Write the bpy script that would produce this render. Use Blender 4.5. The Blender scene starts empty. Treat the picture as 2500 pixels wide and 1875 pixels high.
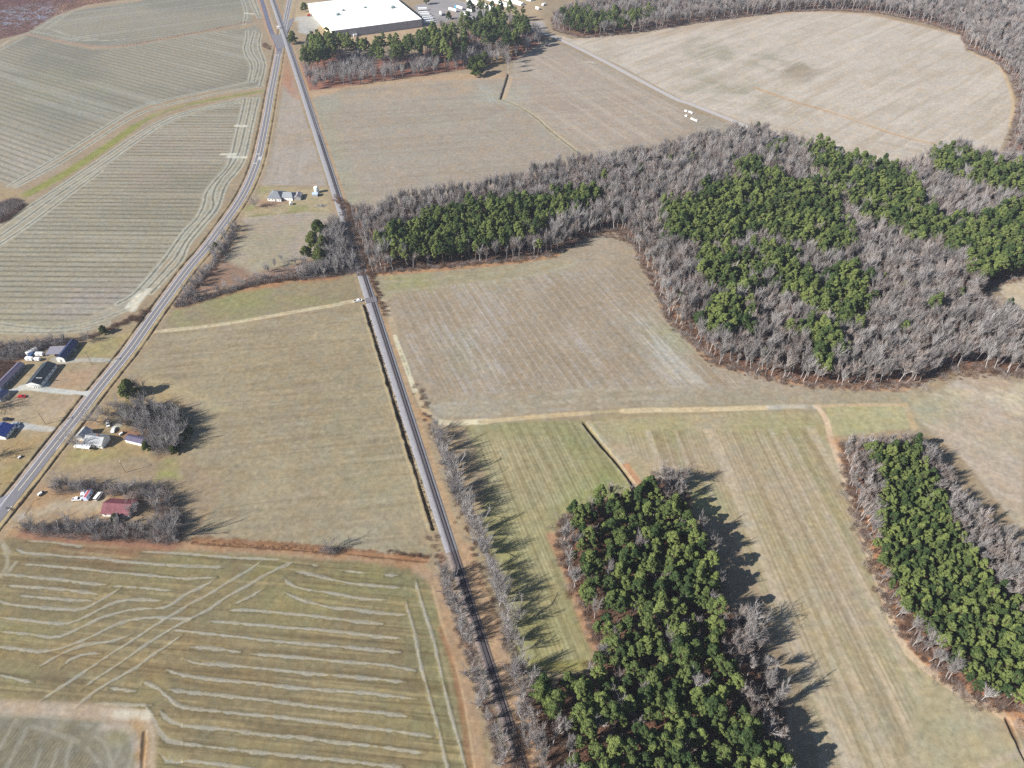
import bpy, math, random
import numpy as np
from mathutils import Vector, Matrix

# ---------------------------------------------------------------- camera, sky, sun, exposure
random.seed(7); RNG = np.random.default_rng(7)
scene = bpy.context.scene
COL = scene.collection
PITCH = math.radians(42.5); ALT = 300.0; FPX = 1734.0
cam_d = bpy.data.cameras.new("camera"); cam = bpy.data.objects.new("camera", cam_d); COL.objects.link(cam)
cam.location = (0, 0, ALT); cam.rotation_euler = (math.radians(90) - PITCH, 0, 0)
cam_d.sensor_width = 36; cam_d.lens = FPX / 2500 * 36; cam_d.clip_start = 1; cam_d.clip_end = 30000
scene.camera = cam
SUN_EL, SUN_AZ = math.radians(32.5), math.radians(247)
w = bpy.data.worlds.new("World"); scene.world = w; w.use_nodes = True
nt = w.node_tree; nt.nodes.clear()
sky = nt.nodes.new("ShaderNodeTexSky"); sky.sky_type = 'NISHITA'; sky.sun_disc = False
sky.sun_elevation = SUN_EL; sky.sun_rotation = SUN_AZ; sky.air_density = 1.0; sky.dust_density = 0.4; sky.ozone_density = 3.0; sky.altitude = 300
bg = nt.nodes.new("ShaderNodeBackground"); bg.inputs[1].default_value = 0.058
out = nt.nodes.new("ShaderNodeOutputWorld")
nt.links.new(sky.outputs[0], bg.inputs[0]); nt.links.new(bg.outputs[0], out.inputs[0])
sun_d = bpy.data.lights.new("sun", 'SUN'); sun_d.energy = 5.0; sun_d.angle = math.radians(0.53); sun_d.color = (1.0, 0.95, 0.88)
sun = bpy.data.objects.new("sun", sun_d); COL.objects.link(sun)
sun.rotation_euler = Vector((math.sin(SUN_AZ)*math.cos(SUN_EL), math.cos(SUN_AZ)*math.cos(SUN_EL), math.sin(SUN_EL))).to_track_quat('Z', 'Y').to_euler()
scene.view_settings.view_transform = 'Standard'; scene.view_settings.look = 'None'
scene.view_settings.exposure = 1.0; scene.view_settings.gamma = 1.0
scene.render.engine = 'CYCLES'
cy = scene.cycles
cy.max_bounces = 4; cy.diffuse_bounces = 2; cy.glossy_bounces = 2; cy.transmission_bounces = 2; cy.volume_bounces = 0; cy.transparent_max_bounces = 4
cy.use_denoising = False; cy.caustics_reflective = False; cy.caustics_refractive = False; cy.sample_clamp_indirect = 4

# ---------------------------------------------------------------- survey: readings of the photograph -> metres on the ground
FR = {'W': (0, 0, .8848), 'A': (0, 0, 2.6543), 'B': (833, 0, 2.6543), 'C': (1666, 0, 2.6543), 'D': (0, 625, 2.6543), 'E': (833, 625, 2.6543),
      'F': (1666, 625, 2.6543), 'G': (0, 1250, 2.6543), 'H': (833, 1250, 2.6543), 'I': (1666, 1250, 2.6543),
      'a': (0, 780, 6.9125), 'b': (0, 960, 6.9125), 'c': (160, 880, 5.53), 'd': (30, 1120, 5.53), 'e': (600, 0, 5.53), 'f': (980, 0, 5.53),
      'g': (580, 400, 6.9125), 'h': (760, 660, 6.9125), 'i': (560, 240, 11.06), 'j': (0, 760, 11.06), 'k': (0, 880, 13.825), 'l': (0, 1000, 13.825),
      'm': (180, 1020, 11.06), 'n': (170, 1180, 11.06), 'o': (640, 440, 11.06), 'p': (960, 0, 9.217), 'q': (1640, 230, 13.825),
      'u': (1250, 244, 1.0152), 'r': (1080, 1420, 11.06), 's': (0, 1150, 11.06), 't': (620, 100, 13.825)}
CP, SP = math.cos(PITCH), math.sin(PITCH)
def ground(px, py, z=0.0):
    x = np.asarray(px, float) - 1250; y = np.asarray(py, float) - 937.5
    dy = FPX*CP - y*SP; dz = -FPX*SP - y*CP
    t = (z - ALT)/dz
    return np.stack([x*t, dy*t], -1)
def pix(s):
    r = []; f = FR['W']
    for tok in s.split():
        if tok in FR: f = FR[tok]; continue
        a, b = tok.split(','); r.append((f[0] + float(a)/f[2], f[1] + float(b)/f[2]))
    return np.array(r)
def P(s, z=0.0):
    q = pix(s); return ground(q[:, 0], q[:, 1], z)
def P1(s, z=0.0): return P(s, z)[0]
def smooth(p, n=2, closed=False):
    p = np.asarray(p, float)
    for _ in range(n):
        q = np.roll(p, -1, 0) if closed else p[1:]
        a = p if closed else p[:-1]
        m = np.empty((len(a)*2, 2)); m[0::2] = a*.75 + q*.25; m[1::2] = a*.25 + q*.75
        p = m if closed else np.vstack([p[:1], m, p[-1:]])
    return p
def resample(p, step):
    p = np.asarray(p, float); d = np.r_[0, np.cumsum(np.hypot(*np.diff(p, axis=0).T))]
    n = max(2, int(d[-1]/step) + 1); s = np.linspace(0, d[-1], n)
    return np.c_[np.interp(s, d, p[:, 0]), np.interp(s, d, p[:, 1])]
def offset(p, d):
    p = np.asarray(p, float); t = np.gradient(p, axis=0); t /= np.maximum(np.hypot(t[:, 0], t[:, 1])[:, None], 1e-6)
    return p + np.c_[t[:, 1], -t[:, 0]]*np.asarray(d).reshape(-1, 1)       # + is to the right of travel
def lin(c):
    c = np.asarray(c, float)/255; return np.where(c <= .04045, c/12.92, ((c + .055)/1.055)**2.4)
GK = np.array([0.545, 0.56, 0.575])            # photographed sunlit tone -> reflectance of the surface
def C(r, g, b, k=1.0): return lin((r, g, b))*GK*k

def inside(poly, x, y):
    c = np.zeros(np.shape(x), bool); n = len(poly)
    for i in range(n):
        x1, y1 = poly[i]; x2, y2 = poly[(i+1) % n]
        if y1 == y2: continue
        c ^= ((y1 > y) != (y2 > y)) & (x < (x2-x1)*(y-y1)/(y2-y1) + x1)
    return c
_tab = RNG.random((256, 256)).astype(np.float32)
def vnoise(x, y, s, seed=0):
    x = x/s + seed*17.31; y = y/s + seed*7.77
    xi = np.floor(x).astype(np.int32); yi = np.floor(y).astype(np.int32)
    fx = (x-xi).astype(np.float32); fy = (y-yi).astype(np.float32)
    fx = fx*fx*(3-2*fx); fy = fy*fy*(3-2*fy); xi &= 255; yi &= 255; x1 = (xi+1) & 255; y1 = (yi+1) & 255
    return (_tab[yi, xi]*(1-fx) + _tab[yi, x1]*fx)*(1-fy) + (_tab[y1, xi]*(1-fx) + _tab[y1, x1]*fx)*fy - .5
def fbm(x, y, s, o=4, seed=0):
    r = 0; a = 1.0; t = 0
    for k in range(o):
        r = r + a*vnoise(x, y, s/2**k, seed+k); t += a*.5; a *= .55
    return r/t            # about -1..1

# ---------------------------------------------------------------- object helpers
def tag(o, label=None, cat=None, group=None, kind=None):
    if label: o['label'] = label
    if cat: o['category'] = cat
    if group: o['group'] = group
    if kind: o['kind'] = kind
    return o
def empty(name, xy, z=0.0, rz=0.0):
    o = bpy.data.objects.new(name, None); COL.objects.link(o); o.location = (xy[0], xy[1], z); o.rotation_euler = (0, 0, rz); o.empty_display_size = .5
    return o
def mesh_from(name, verts, faces, mats, midx=None, smooth_=False):
    me = bpy.data.meshes.new(name)
    me.from_pydata([tuple(v) for v in verts], [], faces)
    for m in (mats if isinstance(mats, (list, tuple)) else [mats]): me.materials.append(m)
    if midx is not None: me.polygons.foreach_set('material_index', np.asarray(midx, np.int32))
    if smooth_: me.polygons.foreach_set('use_smooth', np.ones(len(me.polygons), bool))
    me.update(); return me
def fast_mesh(name, V, F, mats, midx=None):
    """V (n,3); F (m,3) or (m,4) arrays"""
    me = bpy.data.meshes.new(name); V = np.asarray(V, np.float32); F = np.asarray(F, np.int32); k = F.shape[1]
    me.vertices.add(len(V)); me.vertices.foreach_set('co', V.ravel())
    me.loops.add(F.size); me.loops.foreach_set('vertex_index', F.ravel())
    me.polygons.add(len(F)); me.polygons.foreach_set('loop_start', np.arange(0, F.size, k, dtype=np.int32)); me.polygons.foreach_set('loop_total', np.full(len(F), k, np.int32))
    for m in mats: me.materials.append(m)
    if midx is not None: me.polygons.foreach_set('material_index', np.asarray(midx, np.int32))
    me.update(calc_edges=True); return me
class MB:
    def __init__(s): s.v = []; s.f = []; s.m = []
    def add(s, verts, faces, mi=0):
        n = len(s.v); s.v += [tuple(map(float, q)) for q in verts]; s.f += [tuple(n+i for i in fc) for fc in faces]; s.m += [mi]*len(faces); return s
    def box(s, x0, y0, z0, x1, y1, z1, mi=0, tz=0.0):
        return s.add([(x0, y0, z0), (x1, y0, z0), (x1, y1, z0), (x0, y1, z0), (x0+tz, y0+tz, z1), (x1-tz, y0+tz, z1), (x1-tz, y1-tz, z1), (x0+tz, y1-tz, z1)],
                     [(3, 2, 1, 0), (4, 5, 6, 7), (0, 1, 5, 4), (1, 2, 6, 5), (2, 3, 7, 6), (3, 0, 4, 7)], mi)
    def prism(s, prof, x0, x1, mi=0):      # profile in (y, z), extruded along x
        n = len(prof); v = [(x0, a, b) for a, b in prof] + [(x1, a, b) for a, b in prof]
        f = [tuple(range(n)), tuple(range(2*n-1, n-1, -1))] + [(i, i+n, (i+1) % n + n, (i+1) % n) for i in range(n)]
        return s.add(v, f, mi)
    def cyl(s, p, q, r0, r1, n=8, mi=0, cap=True):
        p, q = Vector(p), Vector(q); d = (q-p).normalized(); a = d.orthogonal().normalized(); b = d.cross(a)
        v = [p + (a*math.cos(2*math.pi*i/n) + b*math.sin(2*math.pi*i/n))*r0 for i in range(n)] + [q + (a*math.cos(2*math.pi*i/n) + b*math.sin(2*math.pi*i/n))*r1 for i in range(n)]
        f = [(i, (i+1) % n, (i+1) % n + n, i+n) for i in range(n)]
        if cap: f += [tuple(range(n-1, -1, -1)), tuple(range(n, 2*n))]
        return s.add(v, f, mi)
    def build(s, name, mats, parent=None, smooth_=False):
        o = bpy.data.objects.new(name, mesh_from(name, s.v, s.f, mats, s.m, smooth_)); COL.objects.link(o)
        if parent is not None: o.parent = parent
        return o

# ---------------------------------------------------------------- materials
def new_mat(name):
    m = bpy.data.materials.new(name); m.use_nodes = True; n = m.node_tree; b = n.nodes['Principled BSDF']; return m, n, b
def surf(name, rgb, rough=.8, var=.15, scale=1.2, metal=0.0, rgb2=None, spec=.3, detail=4, rust=None):
    """painted / weathered surface: base tone with procedural mottling"""
    m, n, b = new_mat(name); b.inputs['Roughness'].default_value = rough; b.inputs['Metallic'].default_value = metal; b.inputs['Specular IOR Level'].default_value = spec
    tc = n.nodes.new('ShaderNodeTexCoord'); no = n.nodes.new('ShaderNodeTexNoise'); no.inputs['Scale'].default_value = scale; no.inputs['Detail'].default_value = detail
    n.links.new(tc.outputs['Object'], no.inputs['Vector'])
    rp = n.nodes.new('ShaderNodeValToRGB'); rgb = np.array(rgb, float); r2 = np.array(rgb2 if rgb2 is not None else rgb*(1+var), float)
    rp.color_ramp.elements[0].position = .3; rp.color_ramp.elements[1].position = .72
    rp.color_ramp.elements[0].color = (*np.clip(rgb*(1-var), 0, 1), 1); rp.color_ramp.elements[1].color = (*np.clip(r2, 0, 1), 1)
    n.links.new(no.outputs['Fac'], rp.inputs['Fac']); n.links.new(rp.outputs['Color'], b.inputs['Base Color']); return m
def glass_mat(name, rgb=(.03, .04, .05)):
    m, n, b = new_mat(name); b.inputs['Base Color'].default_value = (*rgb, 1); b.inputs['Roughness'].default_value = .12; b.inputs['Specular IOR Level'].default_value = .6
    no = n.nodes.new('ShaderNodeTexNoise'); no.inputs['Scale'].default_value = 2; mr = n.nodes.new('ShaderNodeMapRange'); mr.inputs['To Min'].default_value = .08; mr.inputs['To Max'].default_value = .2
    n.links.new(no.outputs['Fac'], mr.inputs['Value']); n.links.new(mr.outputs['Result'], b.inputs['Roughness']); return m
def foliage_mat(name, dark, light, trans=.25, hue=.03):
    m, n, b = new_mat(name); n.nodes.remove(b)
    o = n.nodes['Material Output']; oi = n.nodes.new('ShaderNodeObjectInfo'); tc = n.nodes.new('ShaderNodeTexCoord')
    no = n.nodes.new('ShaderNodeTexNoise'); no.inputs['Scale'].default_value = .55; no.inputs['Detail'].default_value = 3
    n.links.new(tc.outputs['Object'], no.inputs['Vector'])
    ad = n.nodes.new('ShaderNodeMath'); ad.operation = 'ADD'; n.links.new(no.outputs['Fac'], ad.inputs[0])
    mr = n.nodes.new('ShaderNodeMapRange'); mr.inputs['To Min'].default_value = -.33; mr.inputs['To Max'].default_value = .33
    n.links.new(oi.outputs['Random'], mr.inputs['Value']); n.links.new(mr.outputs['Result'], ad.inputs[1])
    rp = n.nodes.new('ShaderNodeValToRGB'); rp.color_ramp.elements[0].position = .2; rp.color_ramp.elements[1].position = .8
    rp.color_ramp.elements[0].color = (*dark, 1); rp.color_ramp.elements[1].color = (*light, 1)
    n.links.new(ad.outputs[0], rp.inputs['Fac'])
    d = n.nodes.new('ShaderNodeBsdfDiffuse'); t = n.nodes.new('ShaderNodeBsdfTranslucent'); mx = n.nodes.new('ShaderNodeMixShader'); mx.inputs[0].default_value = trans
    n.links.new(rp.outputs['Color'], d.inputs['Color']); n.links.new(rp.outputs['Color'], t.inputs['Color'])
    n.links.new(d.outputs[0], mx.inputs[1]); n.links.new(t.outputs[0], mx.inputs[2]); n.links.new(mx.outputs[0], o.inputs['Surface']); return m
M = {}
M['pine_needles'] = foliage_mat('pine needles', (.060, .098, .040), (.228, .275, .090), .38)
M['olive_leaves'] = foliage_mat('olive leaves', (.045, .07, .02), (.13, .15, .05), .2)
M['bark_grey'] = foliage_mat('grey bark', (.22, .20, .19), (.45, .42, .40), 0.0)
M['bark_brown'] = foliage_mat('brown bark', (.10, .07, .05), (.19, .13, .10), 0.0)
M['twigs_grey'] = foliage_mat('grey twigs', (.185, .165, .158), (.385, .35, .33), .12)
M['twigs_brown'] = foliage_mat('brown twigs', (.18, .125, .10), (.38, .29, .245), .1)
M['bark_pale'] = foliage_mat('pale bark', (.24, .225, .22), (.42, .40, .39), 0.0)
M['dark_weeds'] = foliage_mat('dark weeds', (.035, .03, .022), (.12, .09, .06), .1)
M['scrub'] = foliage_mat('dry scrub', (.11, .065, .05), (.27, .18, .13), .15)
M['needle_litter'] = surf('needle litter', (.13, .06, .035), 1, .3, .8)

# ---------------------------------------------------------------- the ground sheet: fine near the camera's side of the land, coarser far off
NR, NC = 1400, 1700
_ry = np.linspace(2040, -130, NR); _cx = np.linspace(-420, 2920, NC)
GY = ground(np.full(NR, 1250.0), _ry)[:, 1]                       # distance of each row (m)
_zc = GY*CP + ALT*SP
X = ((_cx[None, :] - 1250)*(_zc/FPX)[:, None]).astype(np.float32); Y = np.broadcast_to(GY[:, None], X.shape).astype(np.float32)
SPX = np.broadcast_to(np.gradient(X, axis=1).mean(1)[:, None], X.shape).astype(np.float32); SPY = np.broadcast_to(np.gradient(GY)[:, None], X.shape).astype(np.float32)
K = np.zeros((NR, NC, 3), np.float32); Z = np.zeros((NR, NC), np.float32); FID = np.zeros((NR, NC), np.int16)
def win(pts, pad):
    x0, y0 = pts.min(0) - pad; x1, y1 = pts.max(0) + pad
    r0, r1 = np.searchsorted(GY, [y0, y1]); r0 = max(0, r0-1); r1 = min(NR, r1+1)
    if r1 <= r0: return None
    zz = _zc[[r0, r1-1]]; u = [x*FPX/q + 1250 for x in (x0, x1) for q in zz]
    c0, c1 = np.searchsorted(_cx, [min(u), max(u)]); c0 = max(0, c0-1); c1 = min(NC, c1+1)
    return None if c1 <= c0 else (slice(r0, r1), slice(c0, c1))
def edge_dist(pts, S, x, y, closed):
    d = np.full(x.shape, 1e9, np.float32); n = len(pts)
    for i in range(n if closed else n-1):
        a = pts[i]; b = pts[(i+1) % n]; e = b-a; L = float(e@e) + 1e-9
        t = np.clip(((x-a[0])*e[0] + (y-a[1])*e[1])/L, 0, 1); dd = (x-a[0]-t*e[0])**2 + (y-a[1]-t*e[1])**2
        np.minimum(d, dd, out=d)
    return np.sqrt(d)
WNX = fbm(X, Y, 9, 3, 11); WNY = fbm(X, Y, 9, 3, 23)               # edge wobble
NB, NM, NS, NF = fbm(X, Y, 130, 3, 1), fbm(X, Y, 28, 3, 2), fbm(X, Y, 6, 3, 3), fbm(X, Y, 1.6, 2, 4)
NF = NF*np.clip(1.6 - SPX*1.1, 0, 1)
def polymask(poly, soft=1.5, wob=1.5):
    """slices and 0..1 cover of a polygon with a soft, wandering edge"""
    s = win(poly, soft + 6)
    if s is None: return None, None
    x = X[s] + WNX[s]*wob; y = Y[s] + WNY[s]*wob
    d = edge_dist(poly, s, x, y, True); ins = inside(poly, x, y)
    sd = np.where(ins, d, -d); return s, np.clip(sd/max(soft, .05)*.5 + .5, 0, 1)
def mix(s, m, c):
    K[s] = K[s]*(1-m[..., None]) + np.asarray(c, np.float32)*m[..., None]
def area(poly, c, soft=1.5, wob=1.5, a=1.0, var=.06, noise=None, thr=None):
    """lay a tone over a polygon; noise=(array, threshold, width) breaks it into patches"""
    s, m = polymask(poly, soft, wob)
    if s is None: return
    m = m*a
    if noise is not None: m = m*np.clip((noise[0][s] - noise[1])/noise[2] + .5, 0, 1)
    cc = np.asarray(c, np.float32)*(1 + var*NM[s] + var*.7*NS[s])[..., None]; mix(s, m, cc)
def seg_dist(line, pad):
    s = win(line, pad)
    if s is None: return None, None, None
    x, y = X[s], Y[s]; d = np.full(x.shape, 1e6, np.float32); tt = np.zeros(x.shape, np.float32); L0 = 0.0
    r0, c0 = s[0].start, s[1].start
    for i in range(len(line)-1):
        a, b = line[i], line[i+1]; e = b-a; L = float(np.hypot(*e)) + 1e-9; q = win(np.array([a, b]), pad)
        if q is None: L0 += L; continue
        q = (slice(max(q[0].start, s[0].start)-r0, min(q[0].stop, s[0].stop)-r0), slice(max(q[1].start, s[1].start)-c0, min(q[1].stop, s[1].stop)-c0))
        xx, yy = x[q], y[q]; t = np.clip(((xx-a[0])*e[0] + (yy-a[1])*e[1])/L**2, 0, 1)
        dd = np.hypot(xx-a[0]-t*e[0], yy-a[1]-t*e[1]); up = dd < d[q]
        d[q] = np.where(up, dd, d[q]); tt[q] = np.where(up, L0 + t*L, tt[q]); L0 += L
    return s, d, tt
def stroke(line, width, c, soft=.5, a=1.0, sm=2, gaps=0.0, wob=.4, var=.05, taper=0):
    """a worn line on the ground (track, ridge, tyre mark); gaps>0 lets it fade in and out"""
    line = smooth(line, sm)
    s, d, t = seg_dist(line, width + soft + 4)
    if s is None: return
    d = d + wob*NS[s] + wob*.8*NF[s]
    wd = width
    if taper: Lt = t.max(); wd = width*np.clip(np.minimum(t, Lt-t)/taper, .15, 1)
    soft_ = np.maximum(soft, SPX[s]*.35)
    m = np.clip((wd*.5 - d)/soft_ + .5, 0, 1)*a
    if gaps: m = m*np.clip((fbm(t, t*0, 7, 3, 31) + .55 - gaps)*3, 0, 1)
    mix(s, m, np.asarray(c, np.float32)*(1 + var*NS[s])[..., None])
def ditch(line, width, depth, c=None, sm=2, a=.75, wob=.5):
    line = smooth(line, sm); s, d, t = seg_dist(line, width + 5)
    if s is None: return
    d = d + wob*NS[s]
    Z[s] = np.minimum(Z[s], -depth*np.clip(1.15 - d/(width*.5), 0, 1))
    if c is not None: mix(s, np.clip(1.25 - d/(width*.5), 0, 1)*a, np.asarray(c, np.float32)*(1 + .2*NS[s])[..., None])
def uv_along(s, p0, p1):
    e = p1-p0; e = e/np.hypot(*e); x = X[s]-p0[0]; y = Y[s]-p0[1]
    return x*e[0] + y*e[1], -x*e[1] + y*e[0], e
def rows(poly, p0, p1, period, c, amp=.5, duty=.35, soft=1.0, jit=.10, wob=.6, bend=None):
    """crop rows: narrow darker (or paler) bands every <period> metres, running p0 -> p1"""
    s, m = polymask(poly, soft, wob)
    if s is None: return
    u, v, e = uv_along(s, p0, p1)
    if bend is not None: v = v + bend*(u**2)
    v = v + NM[s]*jit*2 + fbm(u/6, v*0 + np.floor(v/period), 12, 2, 41)*jit
    step = np.maximum(np.abs(np.gradient(v, axis=0)), np.abs(np.gradient(v, axis=1)))
    fade = np.clip((period/np.maximum(step, .01) - 2.0)/1.2, 0, 1)
    f = (v/period) % 1.0; tri = np.abs(f - .5)*2
    sh = np.clip((duty - tri)/np.maximum(.22, step/period*.9) + .5, 0, 1)
    mix(s, m*sh*amp*fade*(.75 + .5*NS[s].clip(-.5, .8)), np.asarray(c, np.float32))
def streaks(poly, p0, p1, w_, L, c, amp=.5, thr=.15, soft=1.5, seed=5, wob=1.0, aux=None):
    """long thin streaks of another tone, L metres long and w_ wide"""
    s, m = polymask(poly, soft, wob)
    if s is None: return
    u, v, e = uv_along(s, p0, p1); n = fbm(u/L*w_, v, w_*2.2, 3, seed)
    k = np.clip((n - thr)*3.0, 0, 1)
    if aux is not None: k = k*np.clip(aux[s]*2 + .6, 0, 1)
    mix(s, m*k*amp, np.asarray(c, np.float32))

def mark(poly, fid):
    s = win(poly, 1)
    if s is not None:
        FID[s] = np.where(inside(poly, X[s], Y[s]), fid, FID[s])

# base: winter grass and scrub
K[:] = C(172, 152, 124); K[:] *= (1 + .10*NB + .08*NM + .05*NS)[..., None]

# ---- fields: outlines traced on the ground -----------------------------------------------------
ZT = 12.0                                                         # canopy height used where an edge is seen only over tree tops
F = {}
F['far_left'] = P("A 180,215 330,120 540,60 900,10 1150,-60 1620,-60 1640,150 1300,205 800,300 600,302 400,268")
F['upper_left'] = P("A -60,340 180,225 420,285 600,322 805,308 1300,215 1605,180 1650,160 1690,200 1680,300 1715,400 1700,560 1350,592 1100,650 900,705 700,830 430,1000 200,1130 60,1205 -60,1170")
F['lower_left'] = P("A -60,1660 -60,1500 160,1350 430,1180 700,1000 900,880 1050,790 1200,725 1690,615 1640,850 1600,1000 1570,1080 1450,1210 1420,1350 1320,1500 1200,1610 D 1060,30 980,190 870,330 700,430 450,480 200,500 -60,480")
F['triangle'] = P("A 1830,520 1900,520 1950,680 2010,880 2080,1080 2140,1205 1900,1200 1680,1200 1740,1000 1790,800")
F['yard_strip'] = P("g 60,900 560,860 1250,800 1560,850 1500,980 1440,1300 1300,1560 1050,1659 D 1980,40 1800,110 1500,140 1400,60 A 1480,1640 1620,1500")
F['mid_small'] = P("D 1120,350 1500,245 1900,165 2211,130 E 120,118 150,260 0,305 D 2100,320 1500,445 1010,475")
F['left_middle'] = P("D 1010,500 1500,460 2211,330 E 150,310 200,480 330,860 430,1160 530,1450 600,1659 H 50,0 620,240 560,270 300,255 0,250 G 2100,225 1700,190 1480,165 1300,120 D 1450,1480 1250,1330 1150,1240 1300,1000 1250,850 950,760 760,800 800,740")
F['central'] = P("E 240,120 700,90 1250,35 1400,0 B 1500,1600 1640,1500 1800,1480 1900,1580 E 1950,0 2080,180 2211,430 F 20,510 200,700 500,790 900,860 1450,880 1500,960 900,965 400,965 0,965 E 1700,985 950,1050 600,1045 530,960 420,700 350,480 300,320 230,250")
F['upper_mid'] = np.vstack([P("A 2010,620 2211,590 B 420,520 880,505 1060,500 1100,480 1130,340 1300,240 1500,320 2100,640 2211,690 C 100,740 420,830"), P("W 1680,300 1560,300 1300,345 1100,385 950,410 800,445 745,420", 6), P("A 2160,1300 2060,1000 2000,700")])
F['upper_right'] = np.vstack([P("B 1290,200 1500,255 2211,130 C 0,125 500,90 850,70 1200,90 1500,155 1850,240 1830,330 2050,410 2120,560 2150,680 2120,820"), P("C 2060,960 1750,900 1600,960 1480,1080 1280,1070 900,930 620,880", 6), P("C 380,815 0,650 B 1800,420")])
F['terrace'] = P("G -60,150 300,170 1000,240 2211,320 H 480,350 600,420 700,720 830,1100 930,1500 990,2150 G 1000,2150 1000,1500 960,1330 780,1270 0,1225 -60,1225")
F['corner'] = P("G -60,1290 300,1310 700,1370 870,1440 880,2150 -60,2150")
F['green'] = P("E 800,1090 1560,1060 1640,1080 1880,1500 H 1440,0 1350,180 1480,420 1560,680 1640,860 1600,1000 1250,1000 1130,900 1040,400 900,50 E 950,1450 850,1200")
F['strip_e'] = P("E 1640,1075 F 0,1030 550,1010 880,1020 940,1180 1120,1659 I 1180,150 1310,480 1400,820 1560,1010 1850,1190 2090,1310 2211,1560 2211,2150 950,2150 820,1200 640,850 500,500 300,60 F 0,1560 E 1900,1480")
F['strip_n'] = P("F 930,975 1450,975 1520,1110 980,1170 940,1050")
F['far_right'] = P("F 1500,960 1740,820 1850,740 2211,830 2211,2150 2500,2150 1830,1330 1620,1150 1540,1080")
F['nook_right'] = P("F 2211,80 2030,170 2080,260 2211,350 2400,360 2400,60")
for i, k_ in enumerate(F): F[k_] = np.asarray(F[k_]); mark(F[k_], i+1)

# tones
def field(name, c, c2, nb=NB, var=.05, soft=1.2, wob=.8):
    area(F[name], C(*c), soft, wob, 1, var); area(F[name], C(*c2), soft+1, wob, .8, var, (nb, .12, .5))
field('far_left', (164, 156, 137), (142, 138, 123))
field('upper_left', (166, 157, 137), (142, 137, 122))
area(P("A 150,700 700,560 750,700 300,860"), C(140, 140, 128), 30, 8, .6)
area(P("A 0,480 500,420 900,560 600,700 0,700"), C(148, 148, 118), 25, 8, .35, .05, (NM, 0, .6))
area(P("A 0,880 350,960 350,1080 60,1200 0,1180"), C(182, 172, 156), 18, 8, .7)
field('lower_left', (170, 161, 139), (156, 148, 126))
area(P("A 800,870 1500,720 1480,1000 1200,1290 700,1250"), C(176, 158, 142), 25, 8, .5, .05, (NM, -.1, .6))
area(P("D 500,210 900,150 760,320 400,420 200,410"), C(178, 165, 156), 14, 6, .7)
area(P("D 0,400 300,420 520,470 100,500 0,500"), C(170, 165, 130), 10, 5, .5)
field('triangle', (184, 171, 157), (178, 160, 138), NM)
area(P("A 1830,560 1860,560 1760,1000 1720,1150 1690,1150"), C(168, 160, 134), 4, 2, .5)
field('yard_strip', (182, 167, 148), (172, 162, 132), NM)
field('mid_small', (160, 146, 116), (154, 150, 100), NM)
area(P("D 1400,270 1700,230 1650,330 1350,350"), C(152, 156, 92), 10, 6, .5)
field('left_middle', (168, 153, 124), (174, 160, 130), NM)
area(P("D 1150,480 2211,360 2211,700 1500,900 1000,900 820,720"), C(172, 156, 126), 20, 8, .5, .06, (NM, -.2, .8))
area(P("D 1500,700 2211,650 E 400,1200 300,1400 D 1450,1300 1700,900"), C(160, 145, 112), 25, 8, .5, .08, (NM, -.1, .7))
area(P("D 940,780 1300,900 1450,1000 1300,920 1000,860"), C(196, 182, 136), 5, 3, .7)
area(P("E 0,1100 560,1500 600,1659 H 500,230 300,240 0,200"), C(168, 158, 126), 20, 6, .6)
area(P("H 0,90 300,60 620,200 560,240 300,240 0,240"), C(168, 160, 140), 14, 6, .6, .05, (NM, -.1, .6))
field('central', (173, 156, 132), (178, 163, 142), NM)
area(P("E 330,140 560,130 550,200 380,210 280,230"), C(160, 160, 92), 8, 5, .7, .1, (NM, -.2, .5))
area(P("E 240,130 1400,20 1500,60 1000,190 300,230"), C(165, 160, 118), 12, 5, .45)
area(P("E 1860,380 1970,330 2211,560 2211,760 2050,700"), C(180, 178, 158), 16, 8, .75, .05, (NM, -.3, .8))
area(P("E 2060,470 2190,480 2211,600 2120,570"), C(158, 168, 112), 10, 6, .55)
area(P("E 650,500 830,520 900,720 760,720"), C(168, 168, 145), 12, 8, .5)
area(P("F 700,830 1450,872 1620,880 1660,960 1540,1000 900,965 700,960"), C(186, 166, 142), 12, 6, .8, .06)
area(P("F 1000,900 1400,890 1440,950 1000,955"), C(170, 162, 122), 8, 5, .6)
area(P("E 560,960 1700,840 2211,850 F 0,860 1400,890 1300,960 E 1700,985 950,1040 600,1040"), C(172, 162, 138), 10, 4, .7)
field('upper_mid', (178, 163, 144), (172, 162, 145), NM)
area(P("B 1130,340 1300,250 2211,700 2211,900 1700,970 1400,850 1120,660"), C(188, 170, 152), 14, 6, .6)
area(P("B 0,540 400,520 800,520 860,600 300,620 0,650"), C(196, 170, 138), 10, 5, .6, .05, (NM, -.15, .5))
area(P("B 920,560 1040,620 1200,560 1130,700 1000,760 900,650"), C(184, 184, 168), 9, 6, .6, .05, (NM, -.2, .5))
area(P("A 2010,650 2080,640 2200,900 B 60,1100 180,1290 A 2211,1420"), C(172, 168, 142), 9, 4, .6)
area(P("A 2020,640 2211,600 2211,720 2070,760"), C(168, 166, 146), 9, 4, .5)
field('upper_right', (210, 196, 178), (198, 184, 164), NM)
area(P("C 0,240 300,260 750,350 900,440 800,520 500,440 0,400"), C(172, 164, 144), 30, 14, .8, .06, (NM, -.05, .5))
area(P("C 0,450 400,520 600,640 780,740 500,700 0,600"), C(174, 165, 142), 22, 10, .85, .06, (NM, -.15, .5))
area(P("C 600,420 870,400 900,470 780,520 640,470"), C(160, 144, 122), 16, 12, .8, .06, (NM, -.1, .5))
area(P("B 1600,330 2211,260 2211,420 1900,520"), C(186, 176, 160), 25, 12, .6, .06, (NM, 0, .5))
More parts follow.
